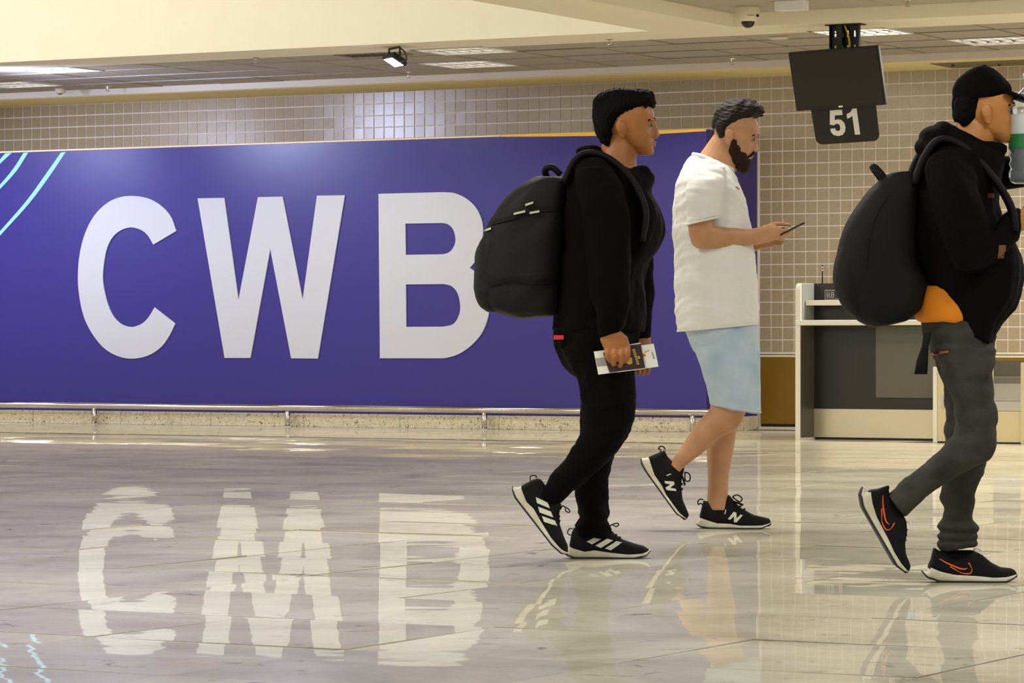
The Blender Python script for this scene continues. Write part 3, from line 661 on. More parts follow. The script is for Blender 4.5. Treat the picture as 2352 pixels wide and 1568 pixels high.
def shoe_set(fig, top, bnd, bot, x0, x1, wmul=1.0):
    """canonical shoe in local metres: x from the heel, y sideways, z up. returns dict of bmeshes"""
    s, gy = fig.s, fig.gy
    cv = lambda pl_: [((a-x0)/s, (gy-b)/s) for a, b in pl_]
    top, bnd, bot = cv(top), cv(bnd), cv(bot); L = (x1-x0)/s
    wd_ = [(0, .020), (.03, .030), (.1, .036), (.3, .037), (.45, .040), (.65, .049), (.8, .049), (.9, .040), (.96, .028), (1, .012)]
    up = bmesh.new(); rs = []
    xs_ = np.linspace(top[0][0], min(top[-1][0], bnd[-1][0]), 40)
    for x in xs_:
        w = interp(wd_, x/L)*wmul; b = interp(bnd, x)-.012; t = max(interp(top, x), b+.014)
        neck = max(0, min(1, (t-.06)/.05)); pr = []
        for k in range(15):
            f = math.pi*k/14; cy_ = math.copysign(abs(math.cos(f))**.75, math.cos(f)); sz = math.sin(f)**.85
            ww = w*(1-.28*neck*max(0, sz-.3)); pr.append(up.verts.new((x, cy_*ww, b+(t-b)*sz)))
        rs.append(pr)
    skin(up, rs)
    so = bmesh.new(); rs = []; tr = bmesh.new(); rt = []
    xs_ = np.concatenate([np.linspace(bot[0][0], bot[0][0]+.03, 8), np.linspace(bot[0][0]+.04, L-.03, 22), np.linspace(L-.025, bot[-1][0], 8)])
    for x in xs_:
        w = interp(wd_, min(1, max(0, x/L)))*wmul*1.07+.001; b = interp(bot, x)+.003; t = max(interp(bnd, x), b+.004) if x >= bnd[0][0] else max(b+.004, b+(interp(bnd, bnd[0][0])-interp(bot, bot[0][0]))*max(.05, (x-bot[0][0])/max(1e-6, bnd[0][0]-bot[0][0])))
        rs.append([so.verts.new((x, math.copysign(abs(math.cos(f))**.45, math.cos(f))*w*(1.0-.06*math.sin(f)), (b+t)/2+(t-b)/2*math.copysign(abs(math.sin(f))**.5, math.sin(f)))) for f in np.linspace(0, 2*math.pi, 20, endpoint=False)])
        rt.append([tr.verts.new((x, y*w*.97, z)) for y, z in ((-1, b-.003), (-1, b+.002), (1, b+.002), (1, b-.003))])
    skin(so, rs); skin(tr, rt)
    return dict(up=up, so=so, tr=tr, cv=lambda pts: [((a-x0)/s, (gy-b)/s) for a, b in pts], x0=x0)
def decal(target_bm_or_me, pts2d, off=.0012, cuts=2):
    """pieces of print laid on the camera-facing side of a mesh"""
    bm = bmesh.new(); prism(bm, [Vector((x, -1, z)) for x, z in pts2d], None)
    if cuts: bmesh.ops.subdivide_edges(bm, edges=bm.edges[:], cuts=cuts, use_grid_fill=True)
    bmesh.ops.triangulate(bm, faces=bm.faces[:])
    if isinstance(target_bm_or_me, bpy.types.Mesh):
        t = bmesh.new(); t.from_mesh(target_bm_or_me); bv = BVHTree.FromBMesh(t); t.free()
    else: target_bm_or_me.verts.ensure_lookup_table(); bv = BVHTree.FromBMesh(target_bm_or_me)
    ys_ = []
    for v in bm.verts:
        h = bv.ray_cast(Vector((v.co.x, -1, v.co.z)), Vector((0, 1, 0)))
        if h[0]: ys_.append(h[0].y)
    dflt = sum(ys_)/len(ys_) if ys_ else 0
    for v in bm.verts:
        h = bv.ray_cast(Vector((v.co.x, -1, v.co.z)), Vector((0, 1, 0)))
        v.co.y = (h[0].y if h[0] else dflt)-off
    ex = bmesh.ops.extrude_face_region(bm, geom=bm.faces[:]); bmesh.ops.translate(bm, vec=(0, off*.9, 0), verts=[v for v in ex['geom'] if isinstance(v, bmesh.types.BMVert)])
    return bm
def ribbon(path, w):
    p = [Vector((a, b, 0)) for a, b in path]; l, r = [], []
    for i, q in enumerate(p):
        t = (p[min(i+1, len(p)-1)]-p[max(0, i-1)]).normalized(); n_ = Vector((-t.y, t.x, 0)); ww = w[i] if hasattr(w, '__len__') else w
        l.append((q+n_*ww)[:2]); r.append((q-n_*ww)[:2])
    return l+r[::-1]
def place_shoes(fig, sh, logos, laces, tabs, person, stand_d, swing_heel, swing_ang, swing_d, logo_m, soles='sole'):
    ups = bpy.data.meshes.new('shoe'); bmesh.ops.recalc_face_normals(sh['up'], faces=sh['up'].faces[:]); sh['up'].to_mesh(ups)
    dec = [decal(ups, l) for l in logos]
    meshes = []
    def fin(bm, nm):
        bmesh.ops.recalc_face_normals(bm, faces=bm.faces[:]); me = bpy.data.meshes.new(nm); bm.to_mesh(me); bm.free(); return me
    so, tr = fin(sh['so'], 'sole'), fin(sh['tr'], 'tread'); dm = [fin(d, 'logo') for d in dec]
    lb = []
    for pts, r in laces:
        bm = bmesh.new(); tube(bm, smooth_path(pts), r, 8); lb.append(fin(bm, 'lace'))
    tb = []
    for pts, r in tabs:
        bm = bmesh.new(); tube(bm, smooth_path(pts), r, 8); tb.append(fin(bm, 'pull_tab'))
    for m_, q in ((ups, 'shoe'), (so, soles), (tr, 'tread')): m_.materials.append(M[q]); m_.polygons.foreach_set('use_smooth', [q != 'tread']*len(m_.polygons))
    base = fig.P(sh['x0'], fig.gy, stand_d); T1 = Matrix.Translation(base)
    T2 = Matrix.Translation(fig.P(swing_heel[0], swing_heel[1], swing_d)) @ Matrix.Rotation(math.radians(swing_ang), 4, 'Y')
    for T in (T1, T2):
        o = obj('shoe', ups, None, person); o.matrix_local = T
        obj('sole', so, None, o); obj('tread', tr, None, o)
        for d in dm: obj('logo', d, logo_m, o)
        for l in lb: obj('lace', l, 'strap' if logo_m != 'orangel' else 'signw', o, True)
        for t in tb: obj('pull_tab', t, 'strap', o, True)
def finger(bm, pts, r0=.0085, r1=.0065):
    p = smooth_path(pts, 3); tube(bm, p, [r0+(r1-r0)*i/(len(p)-1) for i in range(len(p))], 8); ball(bm, p[-1], r1*1.02, 6)
# ------------------------------------------------------------ man with passport
f1 = Fig(1390, 1288, 626)
tor1 = dens([(1352,345,1452,392,0,.078),(1330,362,1478,400,0,.12),(1306,392,1494,420,0,.178),(1292,435,1493,446,0,.205),(1284,480,1512,480,0,.207),(1280,530,1523,530,0,.20),(1278,575,1512,575,0,.19),(1275,615,1484,615,0,.185),(1272,690,1482,690,0,.182),(1268,735,1484,735,0,.182),(1264,762,1480,765,0,.176)])
slv1 = dens([(1318,395,1412,392,-.165,.075),(1322,450,1430,448,-.222,.075),(1332,520,1440,518,-.235,.07),(1342,590,1442,590,-.24,.066),(1352,660,1442,655,-.238,.062),(1362,720,1440,712,-.236,.056),(1368,760,1436,748,-.234,.05),(1371,781,1423,766,-.232,.036)])
slv1b = dens([(1380,400,1460,400,.165,.075),(1390,470,1482,470,.225,.072),(1405,560,1498,560,.235,.068),(1425,640,1506,640,.235,.062),(1440,700,1506,700,.225,.056),(1450,755,1502,752,.215,.048),(1455,782,1500,780,.21,.036)])
pel1 = dens([(1266,745,1474,745,0,.168),(1270,790,1468,790,0,.178),(1288,835,1462,838,0,.175),(1318,868,1458,868,0,.15)])
nl1 = dens([(1280,800,1455,810,-.085,.092),(1318,865,1457,868,-.09,.092),(1334,915,1459,915,-.09,.088),(1338,955,1455,962,-.09,.08),(1340,985,1438,1012,-.09,.074),(1323,1015,1404,1052,-.09,.068),(1297,1050,1364,1092,-.088,.06),(1270,1085,1320,1122,-.086,.054),(1250,1112,1290,1148,-.085,.05),(1234,1132,1276,1168,-.085,.05)])
fl1 = dens([(1300,800,1450,805,.085,.095),(1330,870,1445,872,.085,.09),(1336,950,1437,950,.082,.08),(1326,1020,1414,1020,.08,.072),(1320,1080,1405,1080,.08,.068),(1321,1130,1402,1130,.08,.066),(1328,1165,1398,1165,.08,.062),(1331,1184,1403,1186,.08,.066),(1334,1196,1396,1198,.08,.06),(1320,1212,1402,1214,.08,.07),(1330,1224,1394,1226,.08,.06),(1322,1236,1396,1238,.08,.062)], 5)
b1 = bmesh.new()
h1 = Head(f1, 1444, 360, 0); h1.build(b1, -.028)
f1.loft(b1, dens([(1392,300,1466,340,0,.052),(1384,330,1462,368,0,.056),(1372,362,1464,400,0,.062)]))
for sec, k in ((tor1[3:], .8), (slv1[4:], .7), (slv1b[4:], .7), (pel1, .8), (nl1[:-3], .75), (fl1[:-3], .75)): f1.loft(b1, sec, k)
P = f1.P
# right hand over the passport
f1.loft(b1, [(1374,776,1422,764,-.232,.024),(1375,786,1436,776,-.234,.022),(1381,800,1442,795,-.236,.018),(1385,808,1441,803,-.236,.014)], 1, 2.6)
for a in ([(1391,803,-.236),(1391,814,-.246),(1392,824,-.242),(1397,830,-.232)], [(1407,802,-.238),(1407,815,-.25),(1407,829,-.245),(1405,839,-.231)],
          [(1423,801,-.238),(1423,816,-.251),(1423,831,-.246),(1420,842,-.231)], [(1436,800,-.238),(1437,812,-.25),(1436,823,-.244),(1430,831,-.231)]): finger(b1, [P(*q) for q in a], .0122, .0095)
finger(b1, [P(1434,790,-.224),P(1440,806,-.206),P(1436,824,-.2),P(1428,836,-.2)], .0105, .008)
# left hand, half behind the boarding pass
f1.loft(b1, [(1456,776,1499,774,.21,.02),(1456,792,1501,790,.205,.018),(1458,815,1502,812,.2,.016)], 1, 2.6)
for i in range(4): x = 1463+11*i; finger(b1, [P(x,812,.2), P(x,832,.195), P(x-1,852,.19-.004*i), P(x-3,866-3*abs(i-1.5),.18)])
finger(b1, [P(1458,796,.195), P(1452,815,.182), P(1453,832,.178)], .01, .008)
m1 = remesh(b1, .0038, 3, .5)
p1 = obj('person', m1, 'skin1', None, label='black-haired man in black jacket and trousers walking past with passport and backpack', cat='person', loc=f1.root_loc(), rot=(0, 0, TH))
h1.eyes(p1)
bm = bmesh.new()
f1.loft(bm, dens([(1386,338,1404,342,0,.05),(1373,318,1410,318,0,.066),(1366,298,1414,298,0,.077),(1363,278,1432,280,0,.083),(1362,258,1464,262,0,.086),(1364,240,1500,246,0,.085),(1370,225,1504,232,0,.08),(1384,213,1492,217,0,.066),(1408,206,1468,208,0,.038)]))
ball(bm, P(1488,240,0), (.03,.05,.018)); ball(bm, P(1496,246,0), (.014,.04,.012)); ball(bm, P(1470,222,0), (.05,.06,.02))
hr = random.Random(8)
def clumps(bm, fig, x0, x1, y0, y1, n, dx, dz):
    for k in range(n):
        u = hr.random(); px = x0+(x1-x0)*u; d = hr.uniform(-.062, .062); py = y0+(y1-y0)*u*u+14*(d/.062)**2+(10*(1-2*u)**2)
        a = fig.P(px, py, d); v = Vector((dx*hr.uniform(.6, 1.3), hr.uniform(-.012, .012), dz*hr.uniform(.3, 1.3)))
        tube(bm, [a-v*.4, a+v*.3, a+v*.75+Vector((.004, 0, -.002)), a+v+Vector((.010, 0, -.006))], [.009, .008, .006, .0025], 6)
clumps(bm, f1, 1378, 1484, 216, 226, 70, .022, .014)
m_ = crumple(crumple(remesh(bm, .0032, 1), .006, 90, 3, (1, 1, .4)), .0035, 330, 4, (1, 1, .3)); obj('hair', m_, 'hairb', p1)
bm = bmesh.new(); f1.loft(bm, tor1); f1.loft(bm, slv1); f1.loft(bm, slv1b)
for d in (-1, 1): ball(bm, P(1366, 408, d*.150), (.078, .075, .058)); ball(bm, P(1374, 440, d*.2), (.083, .08, .08))
for q in ((1352,352,.0,.05,.09,.028),(1478,412,0,.035,.07,.03),(1466,398,-.04,.04,.03,.026)): ball(bm, P(q[0], q[1], q[2]), q[3:])
tube(bm, smooth_path([P(1350,346,-.02), P(1380,372,-.075), P(1430,398,-.072), P(1476,412,-.02)]), .02, 10); tube(bm, smooth_path([P(1350,346,.02), P(1380,372,.075), P(1430,398,.072), P(1476,412,.02)]), .02, 10)
m_ = crumple(crumple(remesh(bm, .0065, 4), .013, 20, 11, (1, 1, 1), .75), .004, 46, 15, (.7, 1, 1.3), .7); ja1 = obj('jacket', m_, 'jacket', p1)
bm = bmesh.new(); f1.loft(bm, pel1); f1.loft(bm, nl1); f1.loft(bm, fl1)
m_ = crumple(crumple(remesh(bm, .0055, 3), .010, 26, 12, (1, 1, 1.6), .7), .003, 60, 16, (.6, 1, 1.6), .7); t1 = obj('trousers', m_, 'trous1', p1)
bm = bmesh.new(); box(bm, P(1271,783,-.135), P(1294,773,-.10), .002); obj('red_tag', bm, 'red', t1)
bm = bmesh.new(); c_ = P(1409,819,-.2485); tube(bm, [c_+Vector((.0105*math.cos(t*.5236), .0105*math.sin(t*.5236), .001*math.cos(t*.5236))) for t in range(13)], .0022, 6); obj('finger_ring', bm, 'gold', p1, True)
sh = shoe_set(f1, [(1309,1257),(1312,1237),(1316,1220),(1325,1214),(1360,1216),(1399,1213),(1407,1226),(1432,1244),(1461,1254),(1481,1259),(1489,1265),(1492,1271)],
    [(1309,1257),(1343,1269),(1366,1265),(1402,1271),(1441,1276),(1475,1275),(1490,1270),(1493,1267)], [(1296,1274),(1301,1281),(1319,1288),(1456,1288),(1485,1283),(1497,1271)], 1298, 1497)
cv = sh['cv']; z4 = lambda pts: cv(zc(pts, 1280, 1190, 10.226))
logos = [z4([(695,595),(970,455),(1105,500),(820,660)]), z4([(900,690),(1180,525),(1320,565),(1030,745)]), z4([(1125,755),(1400,580),(1535,615),(1265,797)])]
def L3(pts, ys_): return [Vector((a, y, b)) for (a, b), y in zip(pts, ys_)]
lac = [(L3(z4([(1240,235),(1330,190),(1420,165),(1455,200),(1400,245),(1330,220)]), [-.01,-.02,-.025,-.025,-.02,-.012]), .0022),
       (L3(z4([(1240,250),(1270,320),(1250,400)]), [-.01,-.016,-.02]), .003)]
for a, b in (((1290,380),(1330,420)), ((1380,440),(1420,480)), ((1470,500),(1510,540))): lac.append((L3(z4([a, ((a[0]+b[0])/2, (a[1]+b[1])/2-25), b]), [-.028, 0, .028]), .0025))
place_shoes(f1, sh, logos, lac, [(L3(z4([(370,310),(300,300),(250,380),(270,430),(340,470)]), [0]*5), .002)], p1, .08, (1168, 1126), 52, -.088, 'logo')
# backpack of the first man
pk = empty('backpack', f1.root_loc(), TH, 'dark black-green backpack with pale reflective tabs, worn by the man with the passport', 'backpack')
main = dens([(1232,408,1296,412,0,.10),(1198,425,1304,428,0,.13),(1166,452,1302,452,0,.146),(1136,492,1298,490,0,.155),(1110,540,1294,540,0,.158),(1098,600,1290,600,0,.158),(1094,650,1286,650,0,.158),(1101,692,1282,692,0,.154),(1126,716,1278,716,0,.145),(1180,735,1268,728,0,.11)])
bm = bmesh.new(); f1.loft(bm, main, 1, 2.9, 28); pb = obj('pack_body', crumple(remesh(bm, .009, 3), .006, 26, 21, (1, 1, 1), .8), 'pack1', pk)
bm = bmesh.new(); f1.loft(bm, dens([(1116,540,1160,535,0,.10),(1097,570,1170,565,0,.125),(1089,620,1172,620,0,.13),(1088,670,1170,670,0,.13),(1100,705,1165,700,0,.12),(1122,722,1160,715,0,.1)]), 1, 3, 24); obj('front_pocket', crumple(remesh(bm, .009, 3), .005, 30, 22), 'pack1', pk)
bm = bmesh.new(); tube(bm, smooth_path([P(1288,405,-.03), P(1268,388,-.03), P(1252,394,-.02), P(1256,410,.0)]), .012, 8); obj('grab_handle', bm, 'strap', pk, True)
for d in (-1, 1):
    bm = bmesh.new(); pth = smooth_path([P(1294,425,d*.10), P(1318,376,d*.115), P(1350,358,d*.118), P(1398,372,d*.13), P(1448,420,d*.155), P(1478,490,d*.195), P(1470,560,d*.205)])
    rs = []
    for i, q in enumerate(pth):
        t = (pth[min(i+1, len(pth)-1)]-pth[max(i-1, 0)]).normalized(); n_ = t.cross(Vector((0, 1, 0))).normalized(); rs.append(ring(bm, q, Vector((0, .034, 0)), n_*.012, 12, 3))
    skin(bm, rs); obj('shoulder_strap', bm, 'strap', pk, True)
for a, b, m_ in (((1206,478),(1224,472),'reflect'), ((1180,498),(1206,492),'reflect'), ((1216,496),(1238,492),'reflect'), ((1110,535),(1128,530),'reflect')):
    poly = [(a[0], a[1]-2.5), (b[0], b[1]-2.5), (b[0], b[1]+2.5), (a[0], a[1]+2.5)]
    bm = decal(pb.data, [((x-f1.px0)/f1.s, (f1.gy-y)/f1.s) for x, y in poly], .013, 2); obj('reflective_tab', bm, m_, pk)
for y0, y1 in ((500, 486), (640, 650)):
    pts = [(1125, y0+18), (1175, y0+6), (1230, y1+4), (1285, y1)]
    bm = decal(pb.data, [((x-f1.px0)/f1.s, (f1.gy-y)/f1.s) for x, y in ribbon([(v.x, v.y) for v in smooth_path([(a, b, 0) for a, b in pts], 4)], 5)], .006, 1); obj('side_strap', bm, 'strap', pk)
# boarding pass + passport
hl = [(1360.5,810),(1371,862),(1507,844),(1496,792)]
bp = empty('boarding_pass', f1.root_loc(), TH, 'white paper boarding pass sticking out of the passport in the man\'s hand', 'ticket')
D = -.214
def card(pts, d, th, bm): prism(bm, [P(x, y, d) for x, y in pts], Vector((0, th, 0)))
bm = bmesh.new(); card(hl, D, .0012, bm); obj('paper', bm, 'paper', bp)
q = lambda pts: zc(pts, 1350, 740, 10.456)
bm = bmesh.new(); card(q([(150,890),(400,860),(440,1060),(190,1085)]), D-.0006, .0005, bm); obj('grey_print', bm, 'ink', bp)
bm = bmesh.new(); card(q([(1255,790),(1300,770),(1340,800),(1335,845),(1290,865),(1262,835)]), D-.0006, .0005, bm); obj('orange_print', bm, 'orangep', bp)
bm = bmesh.new(); card(q([(1470,740),(1505,735),(1560,900),(1525,915)]), D-.0006, .0005, bm); card(q([(1300,740),(1420,690),(1430,705),(1310,760)]), D-.0006, .0005, bm); obj('grey_print', bm, 'ink', bp)
ps = empty('passport', f1.root_loc(), TH, 'dark maroon passport with gold print held over the boarding pass', 'passport')
bm = bmesh.new(); card(q([(330,760),(480,1225),(1325,1115),(1215,545)]), D-.006, .0045, bm); obj('cover', bm, 'passport', ps)
bm = bmesh.new(); card(q([(650,1200),(1300,1128),(1300,1142),(660,1222)]), D-.005, .003, bm); card(q([(950,565),(1205,520),(1222,548),(950,585)]), D-.005, .003, bm); obj('pages', bm, 'paper', ps)
bm = bmesh.new()
for t in range(7): card(q([(1015+18*t,680+54*t),(1080+16*t,665+54*t),(1090+16*t,705+54*t),(1025+18*t,720+54*t)]), D-.0068, .0006, bm)
obj('gold_lettering', bm, 'goldp', ps)
bm = bmesh.new(); card(q([(1140,850),(1170,820),(1205,870),(1195,910),(1160,895)]), D-.0068, .0006, bm); obj('gold_symbol', bm, 'goldp', ps)
bm = bmesh.new(); card(q([(860,1000),(930,900),(990,860),(1020,900),(1020,1010),(960,1040)]), D-.0068, .0006, bm); obj('gold_emblem', bm, 'goldp', ps)
# ------------------------------------------------------------ man in white T-shirt
f2 = Fig(1660, 1218, 540); P = f2.P
tor2 = dens([(1594,355,1684,389,0,.088),(1577,374,1692,402,0,.15),(1560,410,1704,432,0,.20),(1549,455,1713,465,0,.212),(1544,505,1721,505,0,.205),(1545,560,1727,560,0,.20),(1548,620,1734,620,0,.20),(1549,680,1737,678,0,.20),(1552,725,1739,715,0,.20),(1555,762,1740,745,0,.196)])
slv2 = dens([(1582,380,1662,388,-.165,.07),(1568,430,1656,428,-.22,.074),(1566,480,1648,470,-.232,.07),(1570,522,1642,505,-.234,.066)])
slv2b = dens([(1610,380,1685,388,.165,.07),(1610,430,1690,428,.22,.074),(1610,480,1690,472,.232,.07),(1612,520,1688,508,.234,.066)])
sh2 = dens([(1563,740,1738,738,0,.178),(1580,775,1744,775,0,.186),(1596,810,1746,810,0,.185)])
ns2 = dens([(1590,795,1735,795,-.088,.098),(1608,850,1742,850,-.092,.10),(1624,895,1745,900,-.094,.10),(1632,932,1744,951,-.095,.099)])
fs2 = dens([(1606,795,1748,795,.088,.098),(1618,850,1750,850,.092,.10),(1630,900,1750,900,.094,.10),(1636,932,1747,948,.095,.098)])
b2 = bmesh.new(); h2 = Head(f2, 1672, 369, 16); h2.build(b2, -.024)
f2.loft(b2, dens([(1647,300,1706,345,0,.052),(1624,332,1698,374,0,.058),(1604,360,1690,398,0,.066)]))
for sec, k in ((tor2[3:], .8), (slv2[4:], .7), (slv2b[4:], .7), (sh2, .8), (ns2, .74), (fs2, .74)): f2.loft(b2, sec, k)
arm2 = dens([(1580,470,1634,466,-.228,.046),(1574,515,1632,506,-.232,.045),(1578,552,1628,520,-.23,.043),(1592,574,1642,526,-.224,.041),(1632,576,1652,527,-.205,.039),(1668,573,1680,528,-.175,.035),(1702,569,1710,530,-.14,.030),(1730,566,1736,526,-.112,.026),(1748,562,1756,519,-.098,.026)])
f2.loft(b2, arm2)
arm2b = dens([(1620,470,1674,466,.228,.046),(1618,520,1672,510,.23,.044),(1626,560,1668,525,.22,.041),(1668,586,1684,545,.17,.036),(1706,584,1716,550,.12,.03),(1738,578,1744,552,.07,.026),(1752,572,1758,548,.05,.024)])
f2.loft(b2, arm2b)
f2.loft(b2, [(1742,563,1750,520,-.10,.024),(1760,559,1764,518,-.09,.024),(1778,553,1780,522,-.085,.022),(1786,548,1788,527,-.083,.018)], 1, 2.4)
finger(b2, [P(1760,524,-.088), P(1778,517,-.07), P(1800,518,-.055), P(1812,520,-.05)], .0105, .0075)       # thumb on the screen
for i, (dx, dy) in enumerate(((0, 0), (-4, 6), (-10, 12), (-18, 18))):
    finger(b2, [P(1782+dx,532+dy*.7,-.085), P(1804+dx,534+dy,-.07), P(1816+dx,532+dy,-.045), P(1812+dx,528+dy*.9,-.022)], .0085, .0065)
f2.loft(b2, [(1750,572,1757,548,.05,.022),(1766,572,1770,546,.03,.022),(1782,566,1784,545,.015,.018)], 1, 2.4)
for i in range(4): finger(b2, [P(1776,562-4*i,.02), P(1792-2*i,562-5*i,.0), P(1798-2*i,556-6*i,-.02), P(1794-2*i,550-6*i,-.032)], .0085, .0065)
finger(b2, [P(1764,548,.03), P(1782,532,.015), P(1800,524,-.008)], .01, .0075)
nleg2 = dens([(1640,900,1722,915,-.094,.07),(1633,932,1708,952,-.095,.062),(1622,946,1690,985,-.095,.056),(1603,966,1652,1005,-.095,.053),(1588,986,1632,1022,-.095,.05),(1570,1014,1606,1044,-.094,.043),(1553,1040,1582,1062,-.092,.036),(1542,1056,1567,1076,-.09,.033),(1536,1066,1562,1088,-.09,.034)])
fleg2 = dens([(1640,900,1712,900,.094,.07),(1632,950,1706,950,.094,.06),(1627,985,1697,985,.094,.055),(1625,1015,1692,1015,.094,.055),(1626,1050,1686,1050,.092,.051),(1628,1090,1678,1090,.09,.043),(1628,1125,1676,1125,.09,.036),(1627,1150,1675,1150,.09,.035),(1628,1175,1680,1175,.09,.036)])
f2.loft(b2, nleg2); f2.loft(b2, fleg2)
m2 = remesh(b2, .0038, 3, .5)
p2 = obj('person', m2, 'skin2', None, label='bearded man in white T-shirt and pale denim shorts looking at his phone while walking', cat='person', loc=f2.root_loc(), rot=(0, 0, TH))
h2.eyes(p2)
for e in p2.children:
    if e.name.startswith('eyebrow'): e.data.materials[0] = M['beard']
bm = bmesh.new()
f2.loft(bm, dens([(1650,320,1664,316,0,.062),(1640,302,1676,296,0,.074),(1637,282,1700,286,0,.082),(1640,266,1728,274,0,.084),(1648,250,1752,262,0,.082),(1664,238,1754,250,0,.074),(1680,230,1736,238,0,.056),(1694,227,1722,230,0,.03)]))
ball(bm, P(1742,258,0), (.03,.05,.018)); ball(bm, P(1700,236,0), (.07,.05,.016))
clumps(bm, f2, 1660, 1740, 240, 248, 60, .024, .014)
obj('hair', crumple(crumple(remesh(bm, .0032, 1), .006, 90, 31, (.5, 1, 1)), .0035, 330, 32, (.4, 1, 1)), 'hairn', p2)
bm = bmesh.new()
for c, r in (((.035, 0, .012), (.055, .060, .032)), ((.07, 0, .004), (.034, .046, .030)), ((.012, .054, .048), (.026, .014, .036)), ((.012, -.054, .048), (.026, .014, .036)), ((.076, 0, -.018), (.026, .034, .020)), ((.05, 0, -.008), (.04, .044, .022)), ((.045, -.052, .026), (.034, .014, .022)), ((.045, .052, .026), (.034, .014, .022))):
    vs = ball(bm, (0, 0, 0), r, 12)
    for v in vs: v.co = h2.T(v.co+Vector(c))
for y in (-1, 1):
    tube(bm, smooth_path([h2.T((.1, y*.004, .058)), h2.T((.096, y*.02, .054)), h2.T((.082, y*.034, .038)), h2.T((.07, y*.042, .024))]), [.006]*19, 8)
    tube(bm, smooth_path([h2.T((-.002, y*.068, .085)), h2.T((.002, y*.068, .065)), h2.T((.006, y*.064, .045))]), .012, 8)
obj('beard', crumple(remesh(bm, .0045, 2), .004, 150, 33), 'beard', p2)
bm = bmesh.new(); f2.loft(bm, tor2); f2.loft(bm, slv2); f2.loft(bm, slv2b)
for d in (-1, 1): ball(bm, P(1622, 395, d*.155), (.072, .055, .055)[:3]); ball(bm, P(1612, 425, d*.2), (.08, .075, .08))
shm = crumple(crumple(remesh(bm, .0065, 4), .012, 15, 41, (1, 1, .7), .75), .0045, 48, 45, (.6, 1, 1.5), .7); st2 = obj('t_shirt', shm, 'shirt', p2)
loc2 = lambda pts: [((x-f2.px0)/f2.s, (f2.gy-y)/f2.s) for x, y in pts]
bm = decal(shm, loc2([(1683,434),(1690,434),(1697,440),(1690,440)]), .002, 1); obj('chest_logo', bm, mat('faded_red_print', (190, 70, 70), .6), st2)
bm = bmesh.new(); tube(bm, smooth_path([P(1595,357,-.02), P(1612,363,-.072), P(1650,380,-.078), P(1678,390,-.04), P(1684,392,0), P(1678,390,.04), P(1650,380,.078), P(1612,363,.072), P(1595,357,.02), P(1593,356,0), P(1595,357,-.02)]), .0085, 8); obj('collar', bm, 'shirt', st2, True)
for sec in (slv2[-1], tor2[-1]):
    a, b_ = P(sec[0], sec[1], sec[4]), P(sec[2], sec[3], sec[4])
    bm = bmesh.new(); tube(bm, [(a+b_)/2+(b_-a)*.5*.985*math.cos(t*.2618)+Vector((0, sec[5]*.985*math.sin(t*.2618), 0)) for t in range(25)], .005, 6); obj('hem', bm, 'shirt', st2, True)
bm = bmesh.new(); f2.loft(bm, sh2); f2.loft(bm, ns2); f2.loft(bm, fs2)
so2 = obj('shorts', crumple(crumple(remesh(bm, .0065, 4), .009, 20, 43, (1.4, 1, .6), .8), .003, 50, 46, (1.3, 1, .7), .7), 'shorts', p2)
sec = ns2[-1]; a, b_ = P(sec[0], sec[1]-3, sec[4]), P(sec[2], sec[3]-3, sec[4])
bm = bmesh.new(); tube(bm, [(a+b_)/2+(b_-a)*.5*.97*math.cos(t*.2618)+Vector((0, sec[5]*.98*math.sin(t*.2618), 0)) for t in range(25)], .006, 6); obj('hem', bm, 'shorts', so2, True)
sh = shoe_set(f2, [(1610,1188),(1615,1166),(1618,1153),(1633,1156),(1643,1155),(1660,1148),(1677,1140),(1684,1147),(1692,1158),(1707,1171),(1734,1186),(1760,1192),(1771,1195),(1774,1201)],
    [(1610,1189),(1649,1203),(1679,1204),(1700,1209),(1751,1209),(1771,1205),(1774,1203)], [(1602,1209),(1611,1215),(1632,1218),(1751,1218),(1771,1209),(1775,1203)], 1603, 1775)
cv = sh['cv']; z5 = lambda pts: cv(zc(pts, 1590, 1130, 11.76))
logos = [z5([(980,765),(1130,580),(1165,570),(1215,595),(1218,745),(1330,640),(1388,662),(1215,855),(1140,850),(1152,690),(1045,785)]), z5([(885,632),(920,510),(945,512),(912,635)])]
lac = [(L3(z5([(1120,190),(1180,130),(1260,120),(1350,180),(1370,240),(1310,300),(1200,240),(1130,180)]), [-.008,-.018,-.026,-.03,-.03,-.026,-.018,-.01]), .0028),
       (L3(z5([(1150,300),(1280,340),(1400,390)]), [-.012,-.03,-.036]), .0045)]
for a, b in (((1180,350),(1240,400)), ((1300,430),(1370,450)), ((1420,500),(1480,540))): lac.append((L3(z5([a, ((a[0]+b[0])/2, (a[1]+b[1])/2-25), b]), [-.03, 0, .03]), .003))
place_shoes(f2, sh, logos, lac, [(L3(z5([(330,250),(240,240),(180,310),(200,380),(260,350),(320,400)]), [0]*6), .0026)], p2, .09, (1463, 1060), 54, -.09, 'logo')
# phone
ph = empty('mobile_phone', f2.root_loc(), TH, 'slim dark mobile phone in the hands of the man in the white T-shirt', 'phone')
a, b_ = P(1778, 548, -.05), P(1842, 516, -.05); ux = (b_-a).normalized(); uz = Vector((-ux.z, 0, ux.x))
def phm(bm):
    for v in bm.verts: v.co = (a+b_)/2 + ux*v.co.x + Vector((0, 1, 0))*v.co.y + uz*v.co.z
bm = bmesh.new(); box(bm, (-.072, -.036, -.004), (.072, .036, .004), .003); phm(bm); obj('case', bm, 'black', ph)
bm = bmesh.new(); box(bm, (-.068, -.033, .004), (.068, .033, .0046)); phm(bm); obj('display', bm, 'screen', ph)
